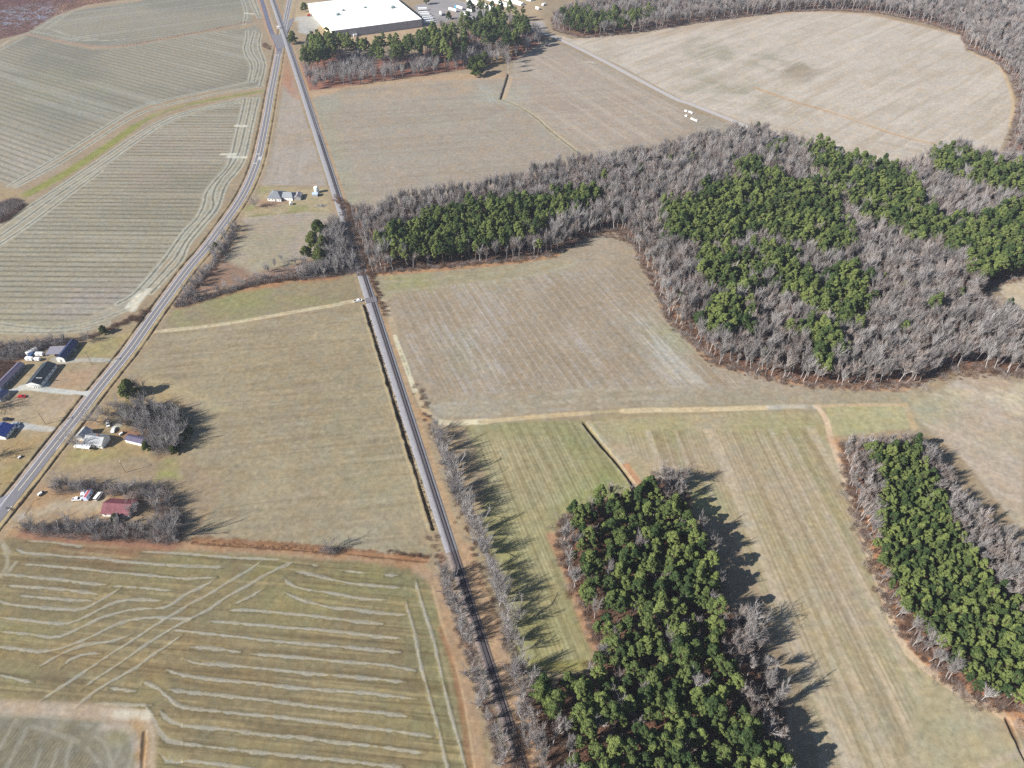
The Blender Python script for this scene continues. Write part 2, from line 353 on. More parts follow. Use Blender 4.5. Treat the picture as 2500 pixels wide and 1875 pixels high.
area(P("B 1400,270 2211,140 C 0,130 700,90 0,220 B 2211,230"), C(190, 168, 142), 12, 5, .7)
area(P("C 300,780 900,850 1600,1000 1300,1060 900,930"), C(200, 184, 164), 14, 6, .6)
field('terrace', (144, 130, 98), (150, 140, 98), NM)
area(P("G 900,760 2211,860 H 400,1000 500,1659 G 2211,1720 1100,1500 900,1100"), C(152, 134, 102), 22, 8, .5, .06, (NM, -.1, .7))
area(P("G 480,150 1100,200 1060,245 780,300 560,270 430,225"), C(164, 112, 84), 6, 4, .85, .1, (NM, -.5, .6))
area(P("G 0,210 1000,250 900,330 300,330 0,300"), C(134, 110, 82), 8, 4, .4)
area(P("H 0,350 500,380 640,700 760,1100 860,1500 700,1700 560,1200 440,650 0,420"), C(140, 138, 98), 8, 5, .6, .08)
area(P("G 1650,310 1850,310 1800,370 1620,400"), C(150, 148, 84), 7, 4, .5)
for q in ["G 560,930 1000,950 980,990 560,980", "G 1000,1000 1600,1060 1500,1120 1000,1050", "G 1190,815 1500,830 1480,860 1200,850", "G 1110,1310 1260,1340 1240,1380 1110,1370", "G 0,900 700,840 560,960 0,960"]:
    area(P(q), C(170, 142, 96), 5, 3, .45)
field('corner', (142, 134, 112), (150, 142, 122), NM)
field('green', (170, 160, 122), (162, 158, 114), NM)
area(P("E 1450,1140 1640,1110 1900,1500 H 1380,60 E 1550,1400"), C(152, 160, 96), 14, 6, .6, .08, (NM, -.25, .7))
area(P("H 950,0 1100,0 1250,400 1500,850 1550,1000 1200,950"), C(164, 160, 98), 12, 6, .6)
area(P("E 880,1180 1300,1150 1400,1500 1000,1500"), C(174, 160, 126), 16, 6, .5)
field('strip_e', (188, 170, 142), (180, 166, 130), NM)
area(P("F 0,1040 880,1030 930,1200 600,1180 300,1250 0,1250 E 1700,1110"), C(170, 164, 112), 14, 6, .65, .08, (NM, -.3, .7))
area(P("I 900,1200 1560,1100 2090,1320 2211,1659 1500,1720 1100,1659"), C(180, 174, 140), 22, 8, .5)
area(P("F 0,1500 150,1480 250,1659 I 120,0 0,0"), C(158, 160, 98), 8, 5, .6)
field('strip_n', (180, 174, 128), (188, 178, 140), NM)
field('far_right', (196, 178, 156), (188, 174, 146), NM)
area(P("F 1500,930 1740,900 1820,960 1700,1050 1540,1080"), C(170, 170, 136), 12, 6, .7)
area(P("F 1750,870 1900,870 2211,850 2211,1000 1900,940"), C(228, 216, 184), 7, 5, .8, .05, (NM, -.15, .5))
area(P("F 1860,740 2100,800 2090,850 1880,800"), C(186, 160, 138), 7, 4, .6)
field('nook_right', (206, 188, 160), (200, 180, 150))

# ---- rows, drill lines and streaks -------------------------------------------------------------
def per(a, b, p0, p1, n):            # row spacing from two readings with n rows between them
    e = p1-p0; e = e/np.hypot(*e); d = b-a; return abs(-d[0]*e[1] + d[1]*e[0])/n
DK = C(124, 120, 102)
q0, q1 = P("A 700,225 1600,105"); a_, b_ = P("A 1000,60 1000,220"); rows(F['far_left'], q0, q1, 9.5, DK, .7, .34)
q0, q1 = P("A 850,340 1600,525"); rows(P("A -60,340 180,230 600,330 805,315 1300,222 1590,190 1565,310 1600,400 1600,530 1300,585 1000,660 850,720 640,850 430,980 200,1120 60,1190 -60,1160"), q0, q1, 7.4, DK, .75, .36)
q0, q1 = P("D 0,180 1000,188"); a_, b_ = P("D 300,5 300,325")
rows(P("A -60,1659 220,1450 650,1110 1000,850 1200,760 1560,665 1520,850 1480,990 1440,1080 1300,1250 1290,1350 1180,1490 1060,1659 D 1030,20 870,230 780,300 600,380 450,425 200,435 -60,410"), q0, q1, per(a_, b_, q0, q1, 9.6), C(108, 104, 86), .8, .34, jit=.15)
streaks(F['lower_left'], q0, q1, 2.5, 60, C(190, 180, 158), .4, .1)
streaks(F['upper_left'], *P("A 850,340 1600,525"), 3.0, 90, C(182, 178, 164), .4, .1, seed=8)
streaks(F['far_left'], *P("A 700,225 1600,105"), 3.0, 90, C(182, 178, 164), .35, .1, seed=9)
q0, q1 = P("B 200,1010 900,960"); streaks(F['upper_mid'], q0, q1, 2.2, 80, C(158, 142, 122), .30, .0, seed=3)
q0, q1 = P("B 1500,450 2100,800"); streaks(P("B 1130,350 1500,330 2211,720 2211,1100 1700,1050 1130,680"), q0, q1, 2.0, 90, C(204, 190, 172), .40, .05, seed=4)
q0, q1 = P("C 900,900 1400,1020"); streaks(P("C 300,780 620,780 1700,960 1400,1100 900,960"), q0, q1, 1.8, 80, C(178, 164, 142), .45, .0, seed=5)
q0, q1 = P("C 0,420 700,150"); streaks(F['upper_right'], q0, q1, 4, 45, C(224, 210, 192), .45, .05, seed=6); streaks(F['upper_right'], q0, q1, 3, 40, C(186, 170, 146), .5, .12, seed=7)
q0, q1 = P("A 1880,700 1800,1150"); streaks(F['triangle'], q0, q1, 2, 30, C(166, 154, 138), .4, .05, seed=12)
q0, q1 = P("g 100,1240 900,1200"); rows(P("g 100,960 1250,830 1440,900 1200,1230 1000,1500 500,1600 100,1500"), q0, q1, 4.2, C(158, 142, 128), .38, .4)
q0, q1 = P("D 1300,620 2000,560"); streaks(F['left_middle'], q0, q1, .9, 18, C(186, 170, 142), .38, .05, seed=13); streaks(F['left_middle'], q0, q1, 1.2, 20, C(140, 124, 100), .35, .1, seed=14)
q0, q1 = P("E 270,800 530,1500"); rows(P("E 170,330 210,480 340,860 440,1160 540,1450 600,1640 H 540,230 E 430,1600 250,1000 120,500 60,340"), q0, q1, 2.2, C(192, 176, 140), .35, .3)
q0, q1 = P("E 1290,110 1900,840"); CEN = P("E 330,240 700,190 1300,120 1700,70 1900,80 2060,250 2211,500 F 60,620 200,730 430,820 300,860 E 2211,855 1900,850 1290,870 640,890 480,750 380,400")
streaks(CEN, q0, q1, .8, 45, C(196, 186, 178), .55, .08, seed=15, aux=NM); streaks(CEN, q0, q1, 1.0, 50, C(148, 132, 108), .32, .12, seed=16)
rows(CEN, q0, q1, 5.6, C(198, 188, 176), .5, .2, jit=.3); rows(CEN, q0, q1, 1.9, C(146, 130, 110), .35, .35, jit=.1)
streaks(P("E 1850,400 1960,330 2211,560 F 100,700 300,820 0,850 E 2100,800"), q0, q1, 1.4, 22, C(212, 206, 194), .5, .0, 5, seed=17)
streaks(P("E 780,480 860,500 920,760 840,740"), q0, q1, 1.2, 18, C(210, 206, 198), .55, -.05, 5, seed=18); streaks(P("E 920,560 990,560 1050,760 960,720"), q0, q1, 1.2, 18, C(210, 206, 198), .5, -.05, 5, seed=19)
for q in ["E 560,970 900,1000 1300,950 1700,935 2211,910", "E 640,960 1000,950 1400,880 1800,860 2211,850", "E 600,1000 800,1040 1100,1010 1500,990"]: stroke(P(q), 3, C(190, 180, 162), 1.5, .5, gaps=.3)
for q in ["E 300,235 700,195 1150,150 1500,60 1600,0", "E 280,170 700,150 1100,100 1350,50"]: stroke(P(q), 3.5, C(184, 176, 150), 1.5, .5, gaps=.25)
q0, q1 = P("G 1300,785 2211,872"); streaks(F['terrace'], q0, q1, .7, 28, C(112, 96, 70), .5, .05, seed=20); streaks(F['terrace'], q0, q1, .8, 20, C(184, 166, 124), .5, .12, seed=21)
q0, q1 = P("G 320,1659 470,1450"); rows(P("G -60,1340 200,1420 500,1500 700,1659 700,1720 -60,1720"), q0, q1, 1.5, C(116, 104, 84), .5, .42)
q0, q1 = P("E 960,1200 1150,1659"); rows(P("E 900,1190 1450,1160 1500,1300 1700,1480 H 1300,0 1380,420 1480,720 1560,950 1300,960 1180,500 1000,0"), q0, q1, 2.0, C(200, 186, 148), .7, .34, jit=.1)
streaks(F['green'], q0, q1, 0.7, 40, C(136, 126, 88), .5, .05, seed=22)
q0, q1 = P("I 480,100 1080,1500"); ST = P("F 0,1130 300,1130 880,1110 1100,1620 I 1180,200 1290,480 1380,820 1540,1020 1500,1350 1400,1720 980,1720 840,1200 640,800 330,60 F 60,1450 E 1900,1300 1830,1130")
rows(ST, q0, q1, 2.2, C(150, 136, 100), .55, .36, jit=.12); streaks(ST, q0, q1, 1.5, 130, C(152, 132, 102), .42, .02, seed=23); streaks(ST, q0, q1, 1.4, 120, C(208, 190, 164), .6, .02, seed=24)
streaks(ST, q0, q1, 3.5, 160, C(158, 158, 108), .35, .05, seed=25)
q0, q1 = P("F 1750,1050 2211,1230"); streaks(F['far_right'], q0, q1, 2.2, 90, C(212, 196, 176), .4, .05, seed=26); streaks(F['far_right'], q0, q1, 1.5, 90, C(172, 154, 130), .3, .1, seed=27)

# ---- headland lands of the upper-left fields: pale lands with dark dead furrows ----------------
PALE = C(196, 191, 172); FUR = C(112, 108, 94)
L_ = ["A 60,1205 450,975 730,790 900,690 1100,640 1350,590 1620,530 1680,505", "A 100,1212 470,1010 760,815 930,722 1130,668 1400,606 1700,556",
      "A -40,1500 150,1365 330,1250 640,1040 900,862 1050,778 1200,722 1580,636", "A -40,1560 180,1405 400,1240 650,1080 930,880 1100,770 1300,706 1575,662", "A -60,1620 200,1450 420,1280 650,1110"]
R_ = ["i 430,0 280,700 240,780 100,1450 A 1480,1085 1385,1180 1330,1260 1325,1330 1270,1430 1200,1490 1090,1650 D 1060,30 960,150 860,260 760,310",
      "i 600,0 480,600 400,880 260,1500 A 1500,1080 1405,1190 1375,1270 1390,1340 1310,1430 1200,1560 1145,1659 D 1130,20 1050,110 950,220 870,300",
      "i 780,0 610,700 450,1500 A 1560,1085 1455,1200 1430,1300 1400,1370 1300,1480 1210,1590 D 1180,30 1080,130 980,240",
      "A 1600,200 1600,260 1580,310 1600,370 1640,420 1615,530", "A 1650,200 1630,270 1622,310 1640,360 1682,410 1645,530", "A 1690,215 1672,300 1712,390 1717,440 1685,560",
      "A 1560,-30 1600,80 1580,160", "A 1610,-30 1650,70 1680,120", "A 1640,-30 1690,110"]
X_ = ["A 300,190 430,90 560,40", "A 240,190 380,100 540,30", "A 200,200 350,230 480,260 650,265 800,255", "A 340,190 450,235 620,255", "A 0,300 80,250 180,215", "A 0,325 90,280 160,240",
      "D 0,440 200,470 450,470 640,420 860,330", "D 0,490 250,500 500,490 700,440"]
for q in L_: stroke(P(q), 5.6, PALE, 1.5, .8)
for q in R_: stroke(P(q), 5.2, PALE, 1.5, .8)
for q in L_ + R_: stroke(P(q), 1.7, FUR, .6, .8, wob=.3)
for q in X_: stroke(P(q), 4.5, PALE, 1.5, .6); stroke(P(q), 1.4, FUR, .8, .5)
for q in ["i 180,740 440,750", "A 1480,1015 1590,1020", "A 1590,85 1640,90", "A 1440,1000 1520,1000", "D 900,250 830,330", "D 960,220 900,290 860,350"]: stroke(P(q), 4.5, C(228, 222, 202), 2, .9)
stroke(P("A 1030,60 900,210 750,310"), .5, C(220, 210, 190), .6, .0)
stroke(P("A 160,1265 300,1195 450,1110 700,945 880,815"), 11, C(150, 150, 78), 2.5, .9, var=.12); stroke(P("A 850,830 1050,718 1300,658 1700,590"), 7, C(152, 152, 88), 2, .85, var=.12)
stroke(P("A 1020,735 1120,690 1200,680"), 6, C(176, 156, 124), 2, .7)
area(P("A 0,1190 150,1240 170,1330 100,1390 0,1460 -60,1460 -60,1190"), C(176, 154, 120), 5, 3, .9)
stroke(P("A 1690,125 1300,205 1000,260 800,298 600,300 400,268 180,222"), 5.5, C(176, 146, 126), 2, .8); ditch(P("A 1600,142 1300,205 1000,260 800,298"), 2.5, .8, C(118, 86, 70))
area(P("A -60,270 180,208 330,112 540,36 800,-4 900,-80 -60,-80"), C(132, 96, 88), 3, 3, 1, .25); area(P("A -60,60 300,20 430,60 250,150 0,190 -60,190"), C(150, 150, 162), 10, 8, .9, .1, (NS, .0, .3)); area(P("A 0,-20 400,-20 100,120 0,100"), C(104, 66, 72), 10, 8, .7, .2, (NM, 0, .3))
area(P("A 400,30 700,-60 800,-10 560,30 330,110"), C(168, 128, 98), 6, 5, .7, .2, (NM, -.2, .4))

# ---- terraced field: pale weed ridges ----------------------------------------------------------
T_ = """175,185 300,190 460,215 560,225|100,240 140,265 250,270 370,282 560,290 700,305 760,320 950,335 1140,350 1450,358|150,340 340,352 560,370 700,390 950,410 1150,430 1260,432 1400,425
10,405 150,415 300,430 430,440 580,465 700,470|40,475 200,485 400,500 560,515 650,540|120,540 300,555 500,575 620,575|0,575 60,600 200,615 400,632 520,635 600,600 690,550 790,490|720,480 850,488 1000,500 1130,508
0,685 150,705 300,715 430,728 520,700 620,645 760,580 870,570 1050,575|0,778 60,775 200,800 340,818 420,800 560,730 700,670 850,630 1050,628 1120,600 1180,545 1280,500 1400,430
-30,878 100,885 220,905 330,905 430,875 560,820 650,780 760,725 880,690 1050,685 1250,692|265,1000 370,930 560,850 680,850 780,820 870,785|390,1010 470,945 560,920 660,915
265,1225 450,1100 600,1000 700,930 800,870 920,790 1080,690 1240,590 1360,530 1440,480 1540,420 1640,360 1700,310|530,1150 640,1070 790,970 860,920 960,850 1100,765 1230,690 1360,630 1400,600 1500,530 1640,460 1720,405 1800,365 1900,325
500,1260 600,1170 750,1080 900,1000 1000,920 1080,870 1180,800|1500,605 1620,550 1720,495|640,1240 980,1255|700,1140 880,1165|1090,1025 1160,1060 1300,1080 1600,1100 1800,1125 2211,1165 2411,1180 2701,1215
930,1100 1010,1140 1090,1200 1150,1265 1300,1280 1600,1310 1800,1330 2211,1380 2511,1415 2801,1460|940,1260 990,1330 1020,1400 1080,1490 1250,1510 1500,1540 1800,1570 2211,1605 2461,1640 2611,1659
1040,1290 1120,1385 1300,1395 1600,1430 1900,1465 2211,1495 2511,1530 2751,1565|1040,1570 1110,1640 1190,1605 1300,1625 1600,1650 1700,1690|-30,1050 100,1080 215,1110|1100,1155 1300,1185 1700,1220 2211,1280 2411,1300 2671,1325
1190,955 1280,985 1450,990 1700,1015 2000,1045 2211,1067 2411,1080 2631,1105|1230,875 1400,890 1560,912|1630,920 1900,940 2211,970 2461,990 2691,1030|1110,765 1300,785 1600,815 1900,850 2211,874 2411,893 2591,910
1370,710 1600,730 1900,750 2211,777 2411,800 2611,820|1470,640 1600,635 1900,660 2211,700 2481,725|1850,525 1950,570 2130,620 2211,621 2411,650 2631,668|1830,430 1900,480 2000,510 2211,535 2331,560 2501,575
1920,385 2000,400 2211,453 2351,475 2591,490|930,255 1180,270 1400,290 1600,300 1820,310|2010,340 2060,350|2221,380 2401,398|2491,405 2581,412
2631,580 2671,720 2701,850 2721,960 2756,1090 2811,1300 2861,1480 2901,1659 2911,1700|2691,450 2741,620 2801,800 2851,1000 2891,1190 2951,1400 3011,1620 3025,1700"""
for q in T_.replace('\n', '|').split('|'):
    l = P("G " + q.strip()); lsm = smooth(l, 2)
    lsm = lsm + np.c_[np.interp(np.arange(len(lsm)), np.arange(0, len(lsm)+3, 3), RNG.normal(0, .16, len(range(0, len(lsm)+3, 3)))), np.interp(np.arange(len(lsm)), np.arange(0, len(lsm)+3, 3), RNG.normal(0, .16, len(range(0, len(lsm)+3, 3))))]
    lsm = resample(lsm, 4.0)
    stroke(lsm - np.array([0, .65]), 1.1, C(108, 100, 70), .5, .6, 0, wob=.45)  # shadow edge below each ridge, painted as a dark line
    s_, d_, t_ = seg_dist(lsm, 6)
    if s_ is not None: Z[s_] += .22*np.clip(1.2 - d_/1.1, 0, 1)
    stroke(lsm, 1.3, C(188, 180, 160), .5, .8, 0, wob=.65, taper=3, var=.12)
for q in ["G 100,1350 0,1530", "G 170,1410 40,1659", "G 260,1550 210,1700", "G 370,1540 320,1700", "G 460,1500 430,1580 430,1700", "G 210,1390 310,1410 450,1475 520,1490 580,1550 650,1640", "G 130,1310 500,1350 580,1390", "G 620,1450 700,1520 730,1700", "G 760,1460 780,1550 720,1640", "G 870,1470 860,1550 820,1700"]:
    stroke(P(q), 1.5, C(172, 165, 146), .9, .6, gaps=.1, wob=.7)
area(P("G 90,1310 600,1350 850,1430 830,1480 500,1400 200,1400"), C(170, 164, 148), 4, 4, .55, .08, (NS, -.1, .5))
for q in ["G 20,220 60,330 0,420", "G 100,330 40,400", "G 0,180 60,260"]: stroke(P(q), 2, C(182, 174, 150), 1, .6)
stroke(P("G -60,1265 300,1275 600,1290 780,1310 900,1330 970,1400 950,1659"), 6, C(196, 176, 152), 2.5, .8); stroke(P("G 760,1305 950,1325"), 4, C(226, 216, 194), 2, .8)
stroke(P("G 880,1360 930,1450 920,1700"), 5, C(176, 142, 96), 2, .6, wob=1.5); ditch(P("G 935,1430 920,1700"), 2.2, .5, C(126, 92, 58), a=.6); stroke(P("G 660,1390 800,1390 880,1450 900,1700"), 3, C(196, 180, 164), 1.5, .6, gaps=.2)
area(P("G 740,1430 840,1450 810,1480 720,1460"), C(146, 140, 84), 3, 3, .6)
# red-soil band north of the terraced field, with its hedge-row ditch
stroke(P("G 60,130 600,170 1200,210 1700,235 2211,275 H 300,310 520,335"), 6, C(178, 142, 108), 2.5, .85, wob=1.5); stroke(P("G 160,140 700,180 1100,215"), 6, C(172, 124, 100), 3, .8, wob=2, var=.12)
stroke(P("G 1250,185 1700,215 2211,255 H 300,290 560,310"), 4.5, C(154, 112, 80), 1.5, .8, wob=1.6, var=.2); ditch(P("G 1250,200 1700,225 2211,262 H 560,318"), 2.0, .6)
stroke(P("H 500,370 600,420 660,600 720,800 790,1050 850,1300 900,1659"), 6, C(186, 154, 124), 2.5, .8, wob=1.2); stroke(P("H 590,480 660,760 760,1050 820,1350 870,1700"), 1.2, C(208, 176, 138), .8, .7); stroke(P("H 640,760 700,900 780,1250 830,1659"), 2.5, C(166, 118, 86), 1.5, .6)
stroke(P("H 640,880 720,1150 760,1400 820,1659"), 1.5, C(176, 158, 126), 1, .5, gaps=.2)

# ---- woodland floor, orange grass margins ------------------------------------------------------
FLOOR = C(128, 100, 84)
ORG = C(190, 154, 122)
WOOD = {
 'main': np.vstack([P("W 783,592 830,588 900,580 1000,572 1080,565 1160,555 1200,545 1240,525 1280,505 1335,497 1370,530 1400,590 1425,640 1445,690 1490,735 1540,785 1620,808 1700,825 1800,836 1950,836 1990,825 2030,797 2100,795 2200,812 2300,780"),
                    P("W 2300,690 2212,672 2150,655 2110,640", 10), P("W 2130,618 2180,606 2230,590 2330,560"), P("W 2420,330 2170,330 2080,308 2020,315 1960,352 1900,357 1840,335 1760,308 1690,293 1640,272 1600,268 1550,285 1480,300 1400,322 1300,330 1190,350 1100,375 1000,398 900,410 850,425 810,445", 12), P("W 752,470 770,530")]),
 'east': P("W 2178,335 2192,280 2205,220 2190,170 2150,130 2090,105 2080,75 2000,50 1900,28 1800,22 1700,25 1500,50 1380,70 1260,82 1200,66 1195,40 1300,10 1310,-75 2600,-75 2600,335"),
 'factory': np.vstack([P("W 668,196 700,192 800,181 900,166 1000,150 1060,142 1110,128 1150,104 1180,84"), P("W 1150,45 1100,30 1040,35 1000,55 960,72", 12), P("W 900,120 800,125 700,110 660,110 655,150")]),
 'pinewood': np.vstack([P("W 1215,1100 1260,1075 1330,1050 1400,1035 1440,1000 1480,1010 1495,1080 1522,1130 1550,1200 1572,1290 1620,1310 1640,1350 1655,1400 1690,1450 1705,1520 1690,1580 1725,1680 1770,1780 1100,1780 1118,1520 1150,1465 1230,1450 1285,1432 1302,1380 1252,1260 1215,1170", 12)]),
 'plantation': P("W 1835,940 1900,936 2000,935 2040,1000 2100,1080 2160,1130 2230,1200 2320,1260 2320,1580 2212,1512 2130,1490 2050,1440 1980,1365 1932,1280 1900,1190 1868,1100 1845,1020", 10),
 'railside': P("W 700,500 740,478 762,540 772,590 700,600 655,606 640,600 690,570"),
 'yard_north': P("W 275,905 292,882 335,875 380,892 405,930 398,965 370,985 335,985 322,958 300,940 278,930"),
 'yard_mid': P("W 112,1052 180,1045 250,1050 330,1050 375,1080 392,1130 372,1165 340,1165 345,1120 320,1085 260,1075 200,1070 120,1068"),
 'yard_south': P("W 50,1140 120,1135 200,1128 240,1135 310,1140 370,1130 395,1165 380,1178 300,1172 200,1168 120,1160 55,1155"),
 'thicket': P("D -60,600 60,575 250,560 420,540 480,560 300,600 160,650 110,680 -60,690"),
}
PINE = {   # parts of the woods where evergreens carry the canopy (outlined at crown height): polygon, share of pines
 'a': (P("W 805,515 850,485 950,455 1050,430 1180,425 1250,405 1305,405 1300,425 1240,450 1190,480 1140,510 1060,535 950,548 850,552", 13), .96),
 'b': (P("u 360,235 430,265 480,215 540,195 600,200 660,185 720,200 760,215 800,250 830,290 820,330 840,370 800,385 740,350 700,360 660,330 600,340 560,330 520,360 450,360 380,330 370,290", 13), .97),
 'b2': (P("u 450,372 540,378 590,405 605,450 560,482 500,452 458,402", 13), .95), 'b3': (P("u 600,355 680,365 760,435 830,395 885,440 895,500 870,545 820,545 740,522 680,482 640,442 600,392", 13), .93),
 'b4': (P("u 478,510 560,480 605,510 592,560 540,582 478,562", 13), .9), 'b5': (P("u 698,543 760,553 832,598 825,662 780,655 738,602 698,582", 13), .93), 'b6': (P("u 550,148 640,148 645,192 556,188", 13), .75),
 'c': (P("u 740,103 800,118 870,130 950,170 1010,230 1062,290 1080,340 1000,352 930,302 860,272 820,242 780,202 740,172", 13), .85), 'd': (P("u 640,90 720,100 740,170 640,190", 13), .3),
 'e': (P("u 1070,340 1120,290 1200,258 1300,255 1420,290 1420,420 1260,432 1190,442 1140,412 1090,372", 13), .98), 'f': (P("u 1020,108 1100,128 1200,158 1420,190 1420,250 1200,222 1120,192 1058,162", 13), .68),
 'g': (P("W 1215,20 1420,20 1340,60 1230,75", 13), .8),
 'h': (P("W 655,100 800,80 900,90 960,80 1000,100 1000,130 950,140 860,140 760,120 700,150 670,150", 11), .6),
 'i': (P("W 960,75 1100,40 1150,60 1130,110 1060,105 1000,110", 11), .6),
 'j': (P("W 1225,1090 1300,1062 1420,1045 1488,1085 1528,1175 1552,1260 1562,1350 1592,1440 1640,1560 1700,1660 1740,1780 1235,1780 1242,1560 1160,1505 1160,1468 1290,1442 1305,1390 1252,1250", 13), .90),
 'k': (P("W 1888,950 1990,938 2012,1000 2052,1080 2100,1165 2160,1250 2320,1385 2320,1570 2205,1500 2122,1482 2090,1420 2012,1345 1942,1262 1902,1180 1908,1080", 13), .99),
}
for k_ in ('main', 'east', 'factory', 'pinewood', 'plantation', 'railside', 'yard_north', 'yard_mid', 'yard_south', 'thicket'):
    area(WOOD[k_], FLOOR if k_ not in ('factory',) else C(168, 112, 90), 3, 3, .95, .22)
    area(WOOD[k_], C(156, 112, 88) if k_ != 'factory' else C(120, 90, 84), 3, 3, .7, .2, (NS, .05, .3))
for k_ in ('main', 'east', 'pinewood', 'plantation'):     # rusty dead grass along the wood's edge
    pl = smooth(WOOD[k_], 1, True)
    stroke(np.vstack([pl, pl[:1]]), 4.5, ORG, 3.0, .6, 0, gaps=.4, wob=2.2)
stroke(P("E 1950,0 2080,180 2211,430 F 20,510 120,620 200,690 500,780 900,850 1450,865"), 4.5, C(198, 160, 126), 2, .8)
stroke(P("E 230,120 700,85 1250,30 1400,-10"), 4, C(190, 142, 104), 2, .8)
stroke(P("H 1360,150 1440,330 1520,560 1600,780 1650,870"), 4.5, C(190, 148, 116), 2, .85)
stroke(P("H 1230,990 1450,1010 1620,990"), 5, C(168, 160, 90), 2, .6)
area(P("D 1100,330 1240,270 1500,215 1900,130 2211,110 2211,150 1900,175 1500,250 1150,340"), C(176, 128, 92), 3, 3, .8, .15)
area(P("D 1400,0 1560,60 1640,110 1900,60 2000,20 2200,40 2211,120 1900,140 1500,200 1250,260 1150,310 1180,220 1300,100"), C(150, 116, 98), 3, 3, .75, .18)
area(P("A 1840,330 1900,520 1940,640 1830,560 1800,640 1810,480"), C(184, 132, 102), 5, 3, .8, .12)
area(P("A 1850,300 2000,480 2000,600 1960,600 1880,400"), C(188, 128, 104), 5, 3, .8, .12)
area(P("A 1960,600 2211,560 B 400,500 880,470 1060,480 1060,510 400,530 0,570 A 2211,590 2010,640"), C(202, 170, 136), 4, 3, .7)
area(P("e 640,0 1000,0 1160,400 1185,520 960,560 900,480 600,260"), C(196, 172, 138), 5, 3, .85); area(P("e 1185,500 1600,460 2211,380 f 0,380 420,330 560,420 500,520 60,520 e 2211,520 1700,640"), C(206, 176, 142), 5, 3, .85)
area(P("e 690,225 1010,215 1080,300 900,430 860,470 720,440 700,290 640,270"), C(196, 192, 184), 2.5, 2, .95); area(P("e 800,380 930,390 940,440 840,430"), C(170, 166, 160), 3, 2, .7)
area(P("f 170,80 520,-30 900,60 1180,160 1230,220 1000,300 700,260 500,330 400,345 280,340"), C(172, 168, 168), 4, 3, .9); area(P("f 560,150 740,260 730,140"), C(184, 158, 140), 4, 3, .7)
area(P("f 740,-60 1900,-60 1900,120 1600,60 1300,160 1180,150 940,60"), C(198, 176, 138), 5, 3, .8)
stroke(P("f 500,-40 760,10 960,75 1100,115 1300,190"), 7, C(182, 176, 170), 1.5, .9)
area(P("f 1480,60 1880,60 1900,300 1700,360 1500,330"), C(196, 170, 136), 5, 4, .8); area(P("f 1560,330 1900,280 1960,420 1850,440 1620,400"), C(188, 182, 178), 4, 3, .8)
area(P("f 1180,700 1480,620 1500,700 1400,860 1200,900"), C(186, 160, 112), 4, 3, .7)
# west-side home yards
area(P("D -60,690 130,680 300,640 480,560 640,500 860,425 960,400 960,420 700,760 500,1040 300,1300 60,1540 -60,1600"), C(178, 158, 124), 3, 2, .95, .08)
for q, c in (("D 440,600 760,520 860,480 760,640 500,660", (168, 158, 104)), ("D 330,760 680,710 600,860 330,860", (184, 154, 128)), ("D 100,700 220,690 60,860 0,860", (188, 152, 112)), ("D 60,900 500,900 520,930 400,1080 100,1050 0,1000", (186, 166, 138)),
             ("D 0,1180 340,1160 240,1290 120,1440 0,1540", (176, 150, 106)), ("D 100,1340 260,1240 180,1400 60,1520 0,1520 0,1400", (160, 148, 94)), ("D 0,670 120,670 40,800 0,820", (150, 98, 74)), ("D 300,950 500,910 480,960 330,1020", (182, 158, 136))):
    area(P(q), C(*c), 4, 3, .7, .1, (NM, -.35, .7))
area(P("D 640,930 740,790 960,840 1120,880 1200,1000 1240,1250 1160,1320 900,1300 560,1330 380,1400 330,1330 450,1150 520,1090"), C(176, 154, 114), 4, 3, .9, .1)
area(P("D 520,1100 620,1060 640,1090 530,1200 700,1230 540,1240 500,1180"), C(180, 142, 112), 3, 2, .8); area(P("D 790,1130 940,1120 1000,1180 900,1200 760,1160"), C(172, 116, 84), 3, 2, .8)
area(P("D 440,1250 900,1260 1000,1300 700,1330 450,1300"), C(164, 156, 98), 5, 4, .7, .1, (NM, -.2, .6)); area(P("D 1080,1330 1140,1340 1130,1370 1060,1360"), C(160, 164, 84), 4, 3, .7); area(P("D 1030,1400 1130,1400 1150,1440 1030,1450"), C(156, 164, 82), 3, 3, .7)
area(P("D 240,1480 560,1500 900,1540 900,1659 G 700,60 300,30 60,40 40,0"), C(188, 154, 116), 4, 3, .9, .1); area(P("d 560,580 1200,580 1190,700 700,690 200,760 0,780 0,720 400,690"), C(190, 178, 154), 4, 3, .85)
stroke(P("s 0,1420 240,1250 560,1230"), 5, C(190, 182, 170), 1.5, .8); stroke(P("s 680,1190 900,840 950,780 1100,740"), 1.0, C(128, 98, 62), .8, .7, gaps=.1)
area(P("G 0,0 100,40 60,140 0,180"), C(190, 164, 126), 3, 2, .8)
area(P("g 280,380 560,380 1150,420 1500,380 1560,820 1250,800 600,860 60,900 0,850 120,640"), C(184, 168, 132), 3, 2, .85, .08)
area(P("g 60,700 280,700 260,760 60,840"), C(150, 158, 92), 3, 2, .8); area(P("g 900,700 1160,720 1180,780 900,800"), C(156, 158, 98), 3, 2, .75); area(P("g 270,620 600,600 900,640 640,720 300,740"), C(182, 146, 118), 3, 2, .8); area(P("g 300,400 560,380 480,480 330,480"), C(160, 158, 104), 3, 2, .7)
stroke(P("g 180,890 560,850 1000,800 1480,790"), 2.0, C(142, 148, 88), 1.2, .7, gaps=.2)
area(P("g 1600,620 1700,600 1760,800 1680,800"), C(178, 128, 96), 3, 2, .7)
area(P("g 1880,700 2200,760 2212,1100 1950,1000"), C(190, 134, 98), 4, 3, .7, .15)
